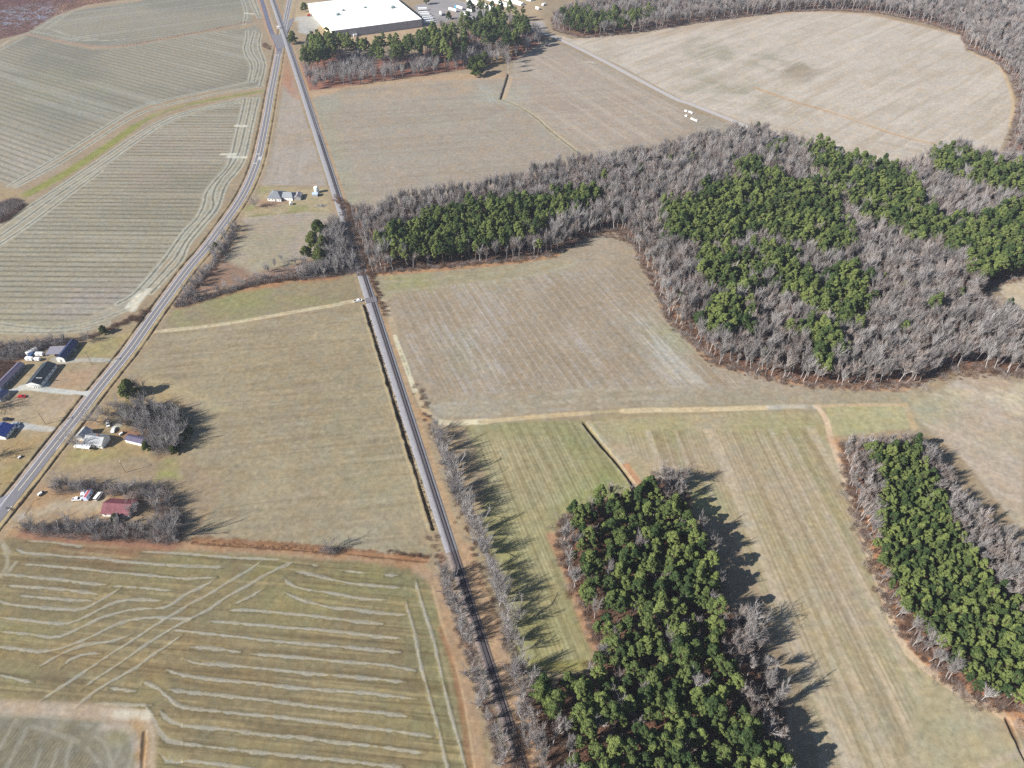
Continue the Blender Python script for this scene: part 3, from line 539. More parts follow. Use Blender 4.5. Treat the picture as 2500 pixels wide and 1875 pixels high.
# worn lanes
TRK = C(216, 200, 164)
stroke(P("D 1000,490 1300,462 1600,418 1900,362 2211,312 E 0,305 80,292 150,285"), 3.6, TRK, .8, .95); stroke(P("D 1100,480 1500,430 1900,362 2211,312 E 60,294"), .8, C(176, 156, 118), .6, .55)
stroke(P("E 150,283 235,278 275,290 300,340"), 3.6, C(202, 184, 148), 1.2, .9)
stroke(P("E 262,290 300,360 330,440 345,520"), 6, C(192, 172, 142), 2, .8); stroke(P("E 345,520 400,660 445,790 485,890"), 3.2, C(226, 214, 182), .8, .95); stroke(P("E 360,560 400,660 440,770"), .7, C(160, 156, 110), .6, .6, gaps=.1)
stroke(P("E 485,890 520,960 560,1020 620,1075"), 3.4, C(206, 182, 146), 1, .9); stroke(P("E 480,1000 520,1040 560,1060"), 5, C(196, 156, 116), 2, .8)
stroke(P("E 600,1070 720,1085 800,1078 930,1072"), 4.5, C(214, 200, 168), 1.2, .95); stroke(P("E 800,1078 940,1072"), 4.5, C(232, 218, 184), 1, .9)
stroke(P("E 900,1075 1050,1062 1250,1042 1600,1018"), 3.4, C(212, 190, 150), 1, .95); stroke(P("E 1600,1015 1830,1005"), 2.0, C(198, 182, 140), 1, .7); stroke(P("E 1820,1005 2000,998 2211,998 F 0,998 400,988 560,982"), 4.2, C(220, 198, 158), 1, .95)
stroke(P("F 560,982 700,975 880,978"), 3.6, C(206, 198, 182), 1.5, .8, gaps=.05); stroke(P("F 880,972 1100,965 1450,965"), 2.8, C(210, 186, 148), 1, .85); stroke(P("F 1440,965 1475,1040 1500,1115"), 3.6, C(204, 178, 140), 1.5, .8)
_t = P("F 870,975 920,1030 945,1100 960,1180 1010,1320 1065,1480 1125,1640 I 1145,20 1185,190 1245,390 1315,570 1370,740 1440,880 1500,950 1640,1070 1860,1205 2080,1320 2211,1400")
stroke(offset(smooth(_t, 2)[26:], -3.4), 5.0, C(206, 156, 118), 1.2, .95, 0, var=.12); stroke(_t, 3.6, C(224, 198, 166), .9, 1)
area(P("F 950,1180 1010,1170 1090,1340 1040,1340"), C(208, 156, 116), 3, 2, .8); area(P("I 2090,1290 2211,1290 2300,1450 2130,1400"), C(206, 154, 112), 4, 3, .8)
stroke(P("E 660,0 A 1720,560"), .1, TRK, .1, 0)
_w = P("C 470,568 700,655 900,705 1180,800 1400,880 1640,935"); stroke(_w, 4.5, C(204, 168, 130), 2, .85); stroke(P("C 900,700 1180,797 1400,872 1600,925"), 1.6, C(226, 206, 176), 1, .8)
stroke(P("C 1850,240 1835,330 2050,410 2120,550 2150,680 2120,820"), 4, C(218, 190, 150), 2, .8); stroke(P("C 0,128 500,93 850,72 1200,92 1500,158 1840,240"), 4, C(206, 166, 130), 2, .8)
stroke(P("C 400,810 620,885 900,935"), 4, C(206, 170, 138), 2, .7)
# ditches, plus a pole's shadow painted as a dark line
ditch(P("B 1085,480 1062,560 1036,640"), 3.2, 1.6, C(120, 92, 66)); stroke(P("B 1105,500 1085,570 1060,635"), 3, C(206, 176, 138), 1.5, .8)
_d = P("B 1036,642 1130,675 1260,752 1335,825 1420,895 1545,988"); stroke(offset(smooth(_d, 2), 2.2), 2.2, C(214, 206, 176), 1, .8, 0, gaps=.1); ditch(_d, 2.6, .9, C(132, 122, 92)); stroke(_d, 10, C(182, 168, 138), 4, .4)
_d = P("E 1577,1087 1700,1240 1800,1352 1912,1508"); stroke(offset(smooth(_d, 2), -2.6), 2.8, C(194, 182, 156), 1, .8, 0); stroke(offset(smooth(_d, 2), 2.0), 2.0, C(188, 176, 142), 1, .6, 0); ditch(_d, 2.6, 1.8, C(96, 72, 50))
stroke(offset(smooth(_d, 2)[-6:], -3.5), 4, C(200, 146, 106), 1.5, .8, 0)
ditch(P("I 2105,1345 2160,1460 2211,1580 2260,1700"), 2.0, 1.0, C(110, 80, 54)); stroke(P("I 1950,1659 2100,1590 2211,1560"), 3, C(200, 180, 160), 1.5, .5)
ditch(P("b 0,1535 240,1475"), 1.4, .5, C(128, 100, 64)); ditch(P("b 780,525 960,470 1075,455"), .8, .2, C(132, 106, 66), a=.5)  # second line: the utility pole's cast shadow, painted dark and slightly sunk
stroke(P("q 0,170 260,310"), 2.2, C(158, 142, 124), 1, .6); stroke(P("q 450,410 900,600 1400,820 1750,930"), 2.4, C(162, 150, 122), 1, .6); stroke(P("B 1380,280 1600,400 1750,470 2000,600 2211,700"), 2, C(166, 150, 126), 1, .5)
for q in ("B 1590,400 1640,408", "B 1330,275 1370,280"): stroke(P(q), 3, C(226, 216, 200), 1, .8)

# ---- railway and roads: centre lines -----------------------------------------------------------
_tr = P("e 385,30 470,280 545,500 590,650 660,850 740,1080 800,1250 860,1420 920,1620 g 1600,230 1680,450 1750,680 1810,880 h 870,70 940,260 1000,440 1075,640 1130,800 1185,1000 1245,1200 1310,1400 1395,1650 r 590,100 690,350 850,900 960,1250 1050,1600")
_tr = np.vstack([_tr, ground(np.array([1222., 1245, 1264]), np.array([1704.5, 1781, 1849]))])
_pc = np.polyfit(_tr[:, 1]/500, _tr[:, 0], 3); _yy = np.arange(60, 1330, 8.0); TRACK = np.c_[np.polyval(_pc, _yy/500), _yy]
ROADC = resample(smooth(P("e 612,-60 600,0 547,250 500,450 470,600 440,750 405,950 352,1200 i 1010,550 940,900 860,1300 790,1600 A 1655,1090 1610,1200 1550,1310 1480,1410 1400,1520 1310,1640 D 1262,30 1180,135 1098,250 990,395 849,600 776,690 704,778 614,889 495,1048 340,1240 200,1420 115,1526 s 270,820 0,1150 -300,1520 -700,2010"), 3), 5.0)
ROADB = resample(smooth(P("e 190,-60 215,0 260,150 310,330 360,470 415,580 455,690"), 2), 5.0)
ROADR = resample(smooth(P("f 1640,300 1750,350 1880,430 B 1310,212 1400,248 1550,318 1750,420 1950,530 2211,665 C 0,655 150,712 300,772 400,812 600,885"), 2), 6.0)
def side(line, o0, o1, c, a=.9, **k): stroke(offset(line, (o0+o1)/2), o1-o0, c, .8, a, 0, **k)
_n = len(ROADC)
side(ROADC, -7.5, -3.2, C(194, 172, 132)); side(ROADC, 3.2, 5.6, C(188, 170, 158)); side(ROADC, 5.6, 9.0, C(176, 156, 120), .7); side(ROADC, -12, -7, C(172, 150, 122), .55)
ditch(offset(ROADC[26:], -6.9), 1.7, .8, C(116, 90, 60), 0); ditch(offset(ROADC[26:], 6.3), 1.7, .8, C(112, 86, 58), 0)
side(ROADB, -6, -2.6, C(196, 168, 138)); side(ROADB, 2.6, 6, C(194, 158, 130))
side(ROADR, -6.5, -3.4, C(186, 168, 146), .6); side(ROADR, 3.4, 6, C(180, 162, 138), .6)
_lo = TRACK[TRACK[:, 1] < 330]
side(TRACK, 2.6, 6.0, C(190, 158, 122), .75, var=.12); side(TRACK, -7.5, -4.5, C(178, 156, 126), .6, var=.1)
side(TRACK[TRACK[:, 1] < 210], 3, 9.5, C(196, 162, 128), .8, var=.12); side(TRACK[TRACK[:, 1] < 210], -8, -4.5, C(170, 128, 106), .7, var=.2)
_sg = TRACK[(TRACK[:, 1] > 215) & (TRACK[:, 1] < 415)]; ditch(offset(_sg, -5.95), 2.3, 1.9, C(62, 50, 40), 0, .9, wob=.9); side(_sg, -9.2, -7.7, C(206, 184, 140), .7)  # real ditch relief; its shade is also painted in as near-black
# driveways
for q, w_, c in (("D 760,682 600,670 450,680 390,692 350,668", 4.0, (190, 184, 168)), ("D 470,884 300,868 200,850 120,860 60,880", 4.4, (210, 206, 192)), ("D 330,1122 250,1115 150,1098 60,1100", 4.6, (198, 194, 184)), ("D 340,640 400,600", 5, (182, 170, 140)), ("D 300,820 200,800", 3, (204, 200, 188)), ("b 1960,540 1900,640 2020,520", 3.5, (196, 190, 170))):
    stroke(P(q), w_, C(*c), .6, .95, var=.04)
area(P("k 330,1080 620,870 1000,760 1300,880 1480,800 1640,690 1700,760 1590,930 2212,1000 2212,1120 1500,1050 900,1010 400,1060"), C(212, 208, 194), .6, .4, .95, .04)
area(P("l 350,540 430,430 600,440 900,530 1000,560 900,700 700,690 540,640 400,660"), C(204, 200, 188), .8, .5, .9, .05)

# ---- fine value break-up and the mesh ----------------------------------------------------------
K *= (1 + .15*NF + .07*NS + .03*fbm(X, Y, 3.0, 2, 51))[..., None]
dry = np.clip(fbm(X, Y, 5.0, 3, 61)*.12, -.1, .1); K[..., 0] *= 1 + dry*.6; K[..., 2] *= 1 - dry*.8
Z += .05*NM + .02*NS
def ground_mat(name, s1, s2, amp):
    m, n, b = new_mat(name); b.inputs['Roughness'].default_value = 1.0; b.inputs['Specular IOR Level'].default_value = .1
    at = n.nodes.new('ShaderNodeAttribute'); at.attribute_name = 'soil'; tc = n.nodes.new('ShaderNodeTexCoord')
    a = n.nodes.new('ShaderNodeTexNoise'); a.inputs['Scale'].default_value = s1; a.inputs['Detail'].default_value = 5; a.inputs['Roughness'].default_value = .65
    c = n.nodes.new('ShaderNodeTexNoise'); c.inputs['Scale'].default_value = s2; c.inputs['Detail'].default_value = 2
    n.links.new(tc.outputs['Object'], a.inputs['Vector']); n.links.new(tc.outputs['Object'], c.inputs['Vector'])
    mr = n.nodes.new('ShaderNodeMapRange'); mr.inputs['From Min'].default_value = .25; mr.inputs['From Max'].default_value = .75; mr.inputs['To Min'].default_value = 1-amp; mr.inputs['To Max'].default_value = 1+amp
    n.links.new(a.outputs['Fac'], mr.inputs['Value'])
    m2 = n.nodes.new('ShaderNodeMapRange'); m2.inputs['From Min'].default_value = .2; m2.inputs['From Max'].default_value = .8; m2.inputs['To Min'].default_value = 1-amp*.7; m2.inputs['To Max'].default_value = 1+amp*.7
    n.links.new(c.outputs['Fac'], m2.inputs['Value']); mu = n.nodes.new('ShaderNodeMath'); mu.operation = 'MULTIPLY'
    n.links.new(mr.outputs[0], mu.inputs[0]); n.links.new(m2.outputs[0], mu.inputs[1])
    vm = n.nodes.new('ShaderNodeVectorMath'); vm.operation = 'SCALE'; n.links.new(at.outputs['Color'], vm.inputs[0]); n.links.new(mu.outputs[0], vm.inputs['Scale'])
    n.links.new(vm.outputs[0], b.inputs['Base Color']); return m
GM = ground_mat('soil and stubble', .35, 1.9, .21)
Xw, Yw = X.astype(np.float64), Y.astype(np.float64)
# the sheet runs on past the surveyed land, out to the horizon
Xw[:, 0] = -14000; Xw[:, -1] = 14000; Yw = Yw.copy(); Yw[-1, :] = 16000; Yw[0, :] = -9000; Z[0, :] = Z[-1, :] = 0; Z[:, 0] = Z[:, -1] = 0
idx = np.arange(NR*NC, dtype=np.int32).reshape(NR, NC)
quads = np.stack([idx[:-1, :-1], idx[:-1, 1:], idx[1:, 1:], idx[1:, :-1]], -1)
fid = FID[:-1, :-1].copy(); fid[0, :] = fid[-1, :] = 0; fid[:, 0] = fid[:, -1] = 0
VV = np.stack([Xw, Yw, Z.astype(np.float64)], -1).reshape(-1, 3); KK = np.concatenate([K.reshape(-1, 3), np.ones((NR*NC, 1), np.float32)], 1)
for i in range(len(F) + 1):
    q = quads[fid == i]
    if len(q) == 0: continue
    used = np.unique(q); rm = np.zeros(NR*NC, np.int32); rm[used] = np.arange(len(used), dtype=np.int32)
    nm = 'ground' if i == 0 else 'field'
    me = fast_mesh(nm, VV[used], rm[q], [GM]); at = me.color_attributes.new('soil', 'FLOAT_COLOR', 'POINT'); at.data.foreach_set('color', np.clip(KK[used], 0, 1).astype(np.float32).ravel())
    o = bpy.data.objects.new(nm, me); COL.objects.link(o); tag(o, kind='structure')
del quads, VV, KK, Xw, Yw

def strip(name, line, o0, o1, z, mats, parent=None, kind='structure', z1=None):
    a = offset(line, o0); b = offset(line, o1); n = len(line); z1 = z if z1 is None else z1
    V = np.vstack([np.c_[a, np.full(n, z)], np.c_[b, np.full(n, z1)]]); i = np.arange(n-1); Fc = np.stack([i, i+n, i+n+1, i+1], -1)
    o = bpy.data.objects.new(name, fast_mesh(name, V, Fc, mats)); COL.objects.link(o); o.parent = parent
    if kind and parent is None: tag(o, kind=kind)
    return o
ASPH = surf('asphalt', C(154, 151, 156), .95, .10, .5, rgb2=C(140, 135, 138)); ASPH2 = surf('fresh asphalt', C(120, 120, 138), .95, .08, .5); ASPH3 = surf('worn chip road', C(206, 198, 192), .95, .07, .3)
PAINT = surf('worn road paint', (.74, .74, .73), .8, .15, 2.0); YEL = surf('worn yellow paint', (.62, .55, .38), .8, .15, 2.0)
strip('road', ROADC, -3.45, 3.45, .10, [ASPH]); strip('road', ROADB, -2.9, 2.9, .112, [ASPH2]); strip('road', ROADR, -3.3, 3.3, .08, [ASPH3])
jn = P("e 330,455 395,470 470,470 520,420 590,262 660,235 620,330 545,470 520,640 425,660 400,600"); mesh = MB().add([(x, y, .119) for x, y in jn], [tuple(range(len(jn)-1, -1, -1))]); tag(mesh.build('road', [ASPH]), kind='structure')
jn = P("s 330,540 200,632 0,735 -260,830 -420,1010 -300,1420 0,1060 240,690"); tag(MB().add([(x, y, .108) for x, y in jn], [tuple(range(len(jn)-1, -1, -1))]).build('road', [surf('side asphalt', C(160, 156, 162), .95, .08, .5)]), kind='structure')
_brk = P1("e 470,650"); _k = int(np.argmin(np.hypot(*(ROADC-_brk).T))); _e = int(np.argmin(np.hypot(*(ROADC-P1("s 270,820")).T)))
for a_, b_ in ((2, _k-14), (_k+4, len(ROADC)-1)): strip('road_marking', ROADC[a_:b_], 2.98, 3.2, .128, [PAINT])
for a_, b_ in ((2, _k-14), (_k+4, _e-6)): strip('road_marking', ROADC[a_:b_], -3.2, -2.98, .128, [PAINT])
for a_, b_ in ((2, _k-16), (_k+4, _e)): strip('road_marking', ROADC[a_:b_], -.16, .16, .128, [YEL])
for k in range(4):
    i0 = _e + 1 + k*2
    if i0+1 < len(ROADC): strip('road_marking', resample(ROADC[i0:i0+2], 1.5)[:3], -3.3, -3.0, .13, [PAINT])
def bar_across(i, a, b, w_=.5, z=.13):
    p = ROADC[i]; t = ROADC[i+1]-ROADC[i-1]; t /= np.hypot(*t); nrm = np.array([t[1], -t[0]])
    q = [p+nrm*a-t*w_/2, p+nrm*b-t*w_/2, p+nrm*b+t*w_/2, p+nrm*a+t*w_/2]; tag(MB().add([(x, y, z) for x, y in q], [(3, 2, 1, 0)]).build('road_marking', [PAINT]), kind='structure')
bar_across(_k+5, -.1, 3.0, .8); bar_across(_k-16, -3.0, .1, .8)
_x = int(np.argmin(np.hypot(*(ROADC-P1("i 830,1560")).T))); bar_across(_x-1, -.1, 3.0, .7); bar_across(_x+3, -.1, 3.0, .7)
# the railway-crossing warning painted between the two bars: a cross with R R
_p = ROADC[_x+1]; _t2 = ROADC[_x]-ROADC[_x+2]; _t2 /= np.hypot(*_t2); _nr = np.array([_t2[1], -_t2[0]])
for s_ in (-1, 1):
    c0 = _p + _nr*1.5; a_ = c0 + _nr*1.1*s_ + _t2*4; b_ = c0 - _nr*1.1*s_ - _t2*4; e_ = _nr*.18
    tag(MB().add([(*(a_-e_), .132+.003*s_), (*(a_+e_), .132+.003*s_), (*(b_+e_), .132+.003*s_), (*(b_-e_), .132+.003*s_)], [(0, 1, 2, 3)]).build('road_marking', [PAINT]), kind='structure')
    fc = bpy.data.curves.new('road_marking', 'FONT'); fc.body = 'R'; fc.size = 2.6; fc.extrude = .002; fc.align_x = 'CENTER'; fc.align_y = 'CENTER'
    tx = bpy.data.objects.new('road_marking', fc); COL.objects.link(tx); tx.location = (*(c0 + _nr*.85*s_), .14); tx.rotation_euler = (0, 0, math.atan2(_t2[1], _t2[0]) - math.pi/2); fc.materials.append(PAINT); tag(tx, kind='structure')

# concrete aprons and drives
CONC = surf('concrete', C(214, 212, 204), .9, .06, .6)
for q in ("k 2212,995 a 1215,1205 1380,1215 1545,1200 1560,1215 1470,1300 1380,1275 1215,1255 k 2212,1110",):
    pl = P(q); tag(MB().add([(x, y, .09) for x, y in pl], [tuple(range(len(pl)-1, -1, -1))]).build('driveway', [CONC]), kind='structure')

# railway: ballast bank, sleepers, two rails
BAL = surf('ballast stone', C(164, 161, 164), 1, .16, 1.5, rgb2=C(184, 181, 182)); BAL2 = surf('dark ballast', C(140, 135, 138), 1, .2, 1.5)
TIE = surf('creosoted sleepers', C(98, 92, 92), .95, .25, 2); RAIL = surf('rail steel', (.10, .09, .10), .6, .2, 2, metal=.6); RAILTOP = surf('rusty rail', C(62, 56, 66), .5, .1, 2)
rw = empty('railway_track', (0, 0)); tag(rw, 'single railway track on a pale gravel bank crossing the whole farmland', 'railway')
def sweep(name, line, prof, mats, parent, midx=None):
    n = len(line); k = len(prof); V = np.vstack([np.c_[offset(line, np.full(n, 1.0)*o), np.full(n, z)] for o, z in prof]); fs = []; mi = []
    i = np.arange(n-1)
    for j in range(k-1):
        fs.append(np.stack([i + j*n, i + (j+1)*n, i + (j+1)*n + 1, i + j*n + 1], -1)); mi.append(np.full(n-1, 0 if midx is None else midx[j]))
    o = bpy.data.objects.new(name, fast_mesh(name, V, np.vstack(fs), mats, np.concatenate(mi))); COL.objects.link(o); o.parent = parent; return o
_bl = np.interp(TRACK[:, 1], [150, 300, 500, 800], [-2.5, -3.9, -4.4, -4.6]); _br = np.interp(TRACK[:, 1], [150, 300, 800], [2.0, 2.3, 2.7])
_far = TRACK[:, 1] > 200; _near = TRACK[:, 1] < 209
BAL3 = surf('stained shaded ballast', C(138, 122, 114), 1, .22, 1.2, rgb2=C(176, 158, 148))  # brown stained stone, with tree shade painted into the tone
for _s, _m in ((_far, [BAL, BAL2]), (_near, [BAL3, surf('dirty shaded ballast', C(104, 96, 96), 1, .25, 1.5)])): sweep('ballast', TRACK[_s], [(_bl[_s]-.9, -.15), (_bl[_s], .34), (-1.5, .38), (1.5, .38), (_br[_s], .34), (_br[_s]+.8, -.15)], _m, rw, [0, 0, 1, 0, 0])  # near stretch: ballast colours carry both dirt and painted tree shade
sp = resample(TRACK, 0.62); tt = np.gradient(sp, axis=0); tt /= np.hypot(tt[:, 0], tt[:, 1])[:, None]; nn = np.c_[tt[:, 1], -tt[:, 0]]
sp = sp[sp[:, 1] < 700]; n_ = len(sp); tt = tt[:n_]; nn = nn[:n_]
V = np.stack([np.c_[sp + nn*a + tt*b, np.full(n_, z)] for z in (.36, .47) for a, b in ((-1.3, -.13), (1.3, -.13), (1.3, .13), (-1.3, .13))], 1)
Fq = np.array([(4, 5, 6, 7), (0, 1, 5, 4), (1, 2, 6, 5), (2, 3, 7, 6), (3, 0, 4, 7)]); FF = (np.arange(n_)[:, None, None]*8 + Fq[None]).reshape(-1, 4)
o = bpy.data.objects.new('sleepers', fast_mesh('sleepers', V.reshape(-1, 3), FF, [TIE])); COL.objects.link(o); o.parent = rw; tag(o, kind='stuff')
for s_ in (-.74, .74): sweep('rail', TRACK, [(s_-.20, .475), (s_-.08, .50), (s_-.06, .64), (s_+.06, .64), (s_+.08, .50), (s_+.20, .475)], [RAILTOP, RAIL], rw, [0, 0, 1, 0, 0])
def rail_at(y): return np.array([np.polyval(_pc, y/500), y])
def rail_dir(y): d = rail_at(y+1)-rail_at(y-1); return d/np.hypot(*d)
yc = float(P1("h 1000,505")[1]); pc = rail_at(yc); dr = rail_dir(yc); nr = np.array([dr[1], -dr[0]])
for a_, b_ in ((-4.6, -.86), (-.62, .62), (.86, 3.4)):
    q = [pc+nr*a_-dr*3.2, pc+nr*b_-dr*3.2, pc+nr*b_+dr*3.2, pc+nr*a_+dr*3.2]
    ob = MB().add([(x, y, z) for z in (.1, .60) for x, y in q], [(0, 1, 5, 4), (1, 2, 6, 5), (2, 3, 7, 6), (3, 0, 4, 7), (4, 5, 6, 7)]).build('crossing_panel', [BAL2], rw)
_q = [P1("e 400,490"), P1("e 470,560"), P1("e 560,560"), P1("e 600,330")]

# ---------------------------------------------------------------- trees
def tube_pts(P0, P1, R0, R1, k=4):
    """many tapered tubes at once -> verts, quads"""
    P0, P1 = np.asarray(P0, float), np.asarray(P1, float); n = len(P0); d = P1-P0; d /= np.linalg.norm(d, axis=1)[:, None] + 1e-9
    a = np.cross(d, np.where(np.abs(d[:, 2:3]) < .9, [[0, 0, 1.]], [[1., 0, 0]])); a /= np.linalg.norm(a, axis=1)[:, None]; b = np.cross(d, a)
    an = np.arange(k)*2*np.pi/k; ring = a[:, None]*np.cos(an)[None, :, None] + b[:, None]*np.sin(an)[None, :, None]
    V = np.concatenate([P0[:, None] + ring*np.asarray(R0)[:, None, None], P1[:, None] + ring*np.asarray(R1)[:, None, None]], 1).reshape(-1, 3)
    i = np.arange(k); f = np.stack([i, (i+1) % k, (i+1) % k + k, i+k], -1); return V, (np.arange(n)[:, None, None]*2*k + f[None]).reshape(-1, 4)
def blades(C0, D, L, W_, rng):
    n = len(C0); s = np.cross(D, rng.normal(size=(n, 3))); s /= np.linalg.norm(s, axis=1)[:, None] + 1e-9; w2 = s*np.asarray(W_).reshape(-1, 1)*.5; e = C0 + D*np.asarray(L).reshape(-1, 1)
    V = np.stack([C0-w2, C0+w2, e+w2*.35, e-w2*.35], 1).reshape(-1, 3); return V, np.arange(4*n).reshape(-1, 4)
def bare_tree(seed, h, spread, fork, limbs, twn, lean=.05, stems=1, tw=.045, tr=.8, up=.15, tl=.055, nb=3):
    g = np.random.default_rng(seed); seg = []; T0 = []; TD = []; TL = []
    def unit(v): return v/ (np.linalg.norm(v) + 1e-9)
    def limb(p, d, L, r, lv):
        n = 3 if lv < 2 else 2; pts = [p]
        for k in range(n):
            d = unit(d + g.normal(0, .16, 3) + np.array([0, 0, .10 if lv else .03])); q = pts[-1] + d*L/n; seg.append((pts[-1], q, r*(1-k/n*.5), r*(1-(k+1)/n*.5))); pts.append(q)
            if lv < 2:
                for _ in range(nb):
                    sd = unit(d*.75 + unit(g.normal(0, 1, 3))*spread*.9 + np.array([0, 0, .12])); limb(pts[-2] + (q-pts[-2])*g.random(), sd, L*(.50+.2*g.random()), r*.52, lv+1)
            m = twn if lv == 2 else max(1, twn//2)
            for _ in range(m):
                TD.append(unit(d*.9 + unit(g.normal(0, 1, 3))*tr + np.array([0, 0, up]))); T0.append(pts[-2] + (q-pts[-2])*g.random()); TL.append(h*tl*(.6+.9*g.random()))
    for st in range(stems):
        r = h*.0165/stems**.5 + .03; base = np.array([g.normal(0, .25*(stems > 1)), g.normal(0, .25*(stems > 1)), -.1]); d = unit(np.array([g.normal(0, lean*(1+stems)), g.normal(0, lean*(1+stems)), 1.]))
        z = h*fork; top = base + d*z; m1 = base + d*z*.5 + g.normal(0, .12, 3); seg.append((base, m1, r*1.25, r*.95)); seg.append((m1, top, r*.95, r*.8))
        ax = top; dd = d
        for k in range(limbs):
            f = k/max(1, limbs-1); a = k*2.4 + g.random(); p = base + d*(z*(.72 + .28*f)) if k % 2 else top
            limb(p, unit(np.array([math.cos(a)*spread, math.sin(a)*spread, .75 + .5*g.random()])), h*(1-fork)*(.55 + .3*g.random()), r*.5, 0 if h > 6 else 1)
        limb(top, dd, h*(1-fork)*.82, r*.7, 0)
    V1, F1 = tube_pts([s[0] for s in seg], [s[1] for s in seg], [s[2] for s in seg], [s[3] for s in seg], 4)
    V2, F2 = blades(np.array(T0), np.array(TD), TL, np.full(len(T0), tw)*(.7+.6*g.random(len(T0))), g)
    return (V1, F1), (V2, F2)
def puffs(g, cent, rad, n, flat=.75, q=.42):
    V = []; m = len(cent)
    d = g.normal(size=(m, n, 3)); d /= np.linalg.norm(d, axis=2)[..., None]; d[..., 2] = np.where(d[..., 2] < -.35, -d[..., 2], d[..., 2])
    rr = (.72 + .34*g.random((m, n, 1)))*np.asarray(rad).reshape(m, 1, 1); c = np.asarray(cent)[:, None] + d*rr*np.array([1, 1, flat])
    nr = d + g.normal(0, .42, d.shape); nr /= np.linalg.norm(nr, axis=2)[..., None]; a = np.cross(nr, g.normal(size=d.shape)); a /= np.linalg.norm(a, axis=2)[..., None]; b = np.cross(nr, a)
    s = q*(.6 + .7*g.random((m, n, 1))); c, a, b = c.reshape(-1, 3), (a*s).reshape(-1, 3), (b*s*.62).reshape(-1, 3)
    return np.stack([c-a-b, c+a-b*.6, c+a*.7+b, c-a*.8+b], 1).reshape(-1, 3), np.arange(4*m*n).reshape(-1, 4)
def pine_tree(seed, h, R, bot=.5, nc=38, n=62, q=.42, dense=1.0):
    g = np.random.default_rng(seed); T = []; cen = []; rad = []
    zs = np.linspace(0, h*.96, 7); bx = np.cumsum(g.normal(0, .13, (7, 2)), 0); bx[0] = 0; ax = np.c_[bx, zs]; ax[0, 2] = -.2
    r = h*.0135 + .04; S0 = list(ax[:-1]); S1 = list(ax[1:]); R0 = [r*(1-i/7) for i in range(6)]; R1 = [r*(1-(i+1)/7) for i in range(6)]
    for k in range(nc):
        f = g.random()**.8; z = h*(bot + (1-bot)*f); prof = math.sin(math.pi*(.20 + .80*f))**.8*(.55 + .45*(1-f)) + .10; a = k*2.399 + g.normal(0, .4); rr = R*prof*(.45 + .6*g.random())
        p0 = np.array([np.interp(z-.6, zs, ax[:, 0]), np.interp(z-.6, zs, ax[:, 1]), z-.9]); c = np.array([p0[0] + math.cos(a)*rr, p0[1] + math.sin(a)*rr, z + g.normal(0, .25)]); cen.append(c); rad.append(R*(.20 + .15*g.random())*(1 - .25*f)); S0.append(p0); S1.append(c); R0.append(r*.28); R1.append(r*.1)
    cen.append(np.array([ax[-1, 0], ax[-1, 1], h*.97])); rad.append(R*.26)
    V1, F1 = tube_pts(S0, S1, R0, R1, 5); V2, F2 = puffs(g, cen, rad, n, .72, q); return (V1, F1), (V2, F2)
def bush(seed, h, n=150, w=.06):
    g = np.random.default_rng(seed); a = g.random(n)*6.28; r = g.random(n)**.5*h*.75; c = np.c_[np.cos(a)*r, np.sin(a)*r, g.random(n)*h*.45]; d = np.c_[np.cos(a)*.5, np.sin(a)*.5, np.ones(n)] + g.normal(0, .5, (n, 3)); d /= np.linalg.norm(d, axis=1)[:, None]
    return blades(c, d, h*(.35 + .5*g.random(n)), np.full(n, w), g)

TPL = {}
def reg_tpl(kind, parts, mats, names):
    ms = [fast_mesh(nm, V, Fq, [m]) for (V, Fq), m, nm in zip(parts, mats, names)]
    V = np.vstack([p[0] for p in parts]); off = 0; FF = []; mi = []
    for j, (v, f) in enumerate(parts): FF.append(f + off); mi.append(np.full(len(f), j)); off += len(v)
    o = bpy.data.objects.new(kind + ' form', fast_mesh(kind + ' form', V, np.vstack(FF), list(mats), np.concatenate(mi)))
    TPL.setdefault(kind, []).append((ms, names, o))
bt, tg, bb, pn = M['bark_grey'], M['twigs_grey'], M['bark_brown'], M['pine_needles']
for s_ in range(9): reg_tpl('forest', bare_tree(100+s_, 15.0+1.5*(s_ % 3), .20+.05*(s_ % 3), .45, 4, 2, tw=.04, tr=.38, up=.45, tl=.075), ((bt, tg), (bt, M['twigs_brown']), (M['bark_pale'], tg))[s_ % 3], ('trunk', 'crown'))
for s_ in range(4): reg_tpl('row', bare_tree(200+s_, 12.5, .34, .24, 6, 1, tw=.045, tr=.5, up=.35, tl=.08, nb=2), (M['bark_pale'], tg), ('trunk', 'crown'))
for s_ in range(3): reg_tpl('open', bare_tree(300+s_, 14, .85, .20, 7, 2, .08, tw=.05, tr=.7, tl=.07, nb=2), (bt, tg), ('trunk', 'crown'))
for s_ in range(3): reg_tpl('small', bare_tree(400+s_, 6.5, .62, .16, 3, 2, .1, 2, tw=.04, tl=.09, nb=2), (M['bark_pale'] if s_ else bt, M['twigs_brown'] if s_ == 2 else tg), ('trunk', 'crown'))
for s_ in range(7): reg_tpl('pine', pine_tree(500+s_, 16.0+1.3*(s_ % 4), 2.7+.35*(s_ % 4), .46+.06*(s_ % 3), 38+6*(s_ % 5), 46, q=.36), (bb, pn), ('trunk', 'crown'))
for s_ in range(3): reg_tpl('evergreen', pine_tree(600+s_, 10.0, 4.2, .16, 60, 60, q=.5), (bb, M['olive_leaves']), ('trunk', 'crown'))
for s_ in range(3):
    v, f = bush(700+s_, 1.9); reg_tpl('scrub', ((v, f),), (M['scrub'],), ('twigs',))
for s_ in range(2):
    v, f = bush(720+s_, 2.6, 110, .05); reg_tpl('thorn', ((v, f),), (tg,), ('twigs',))
    v, f = bush(740+s_, 1.5, 130, .07); reg_tpl('weed', ((v, f),), (M['dark_weeds'],), ('twigs',))

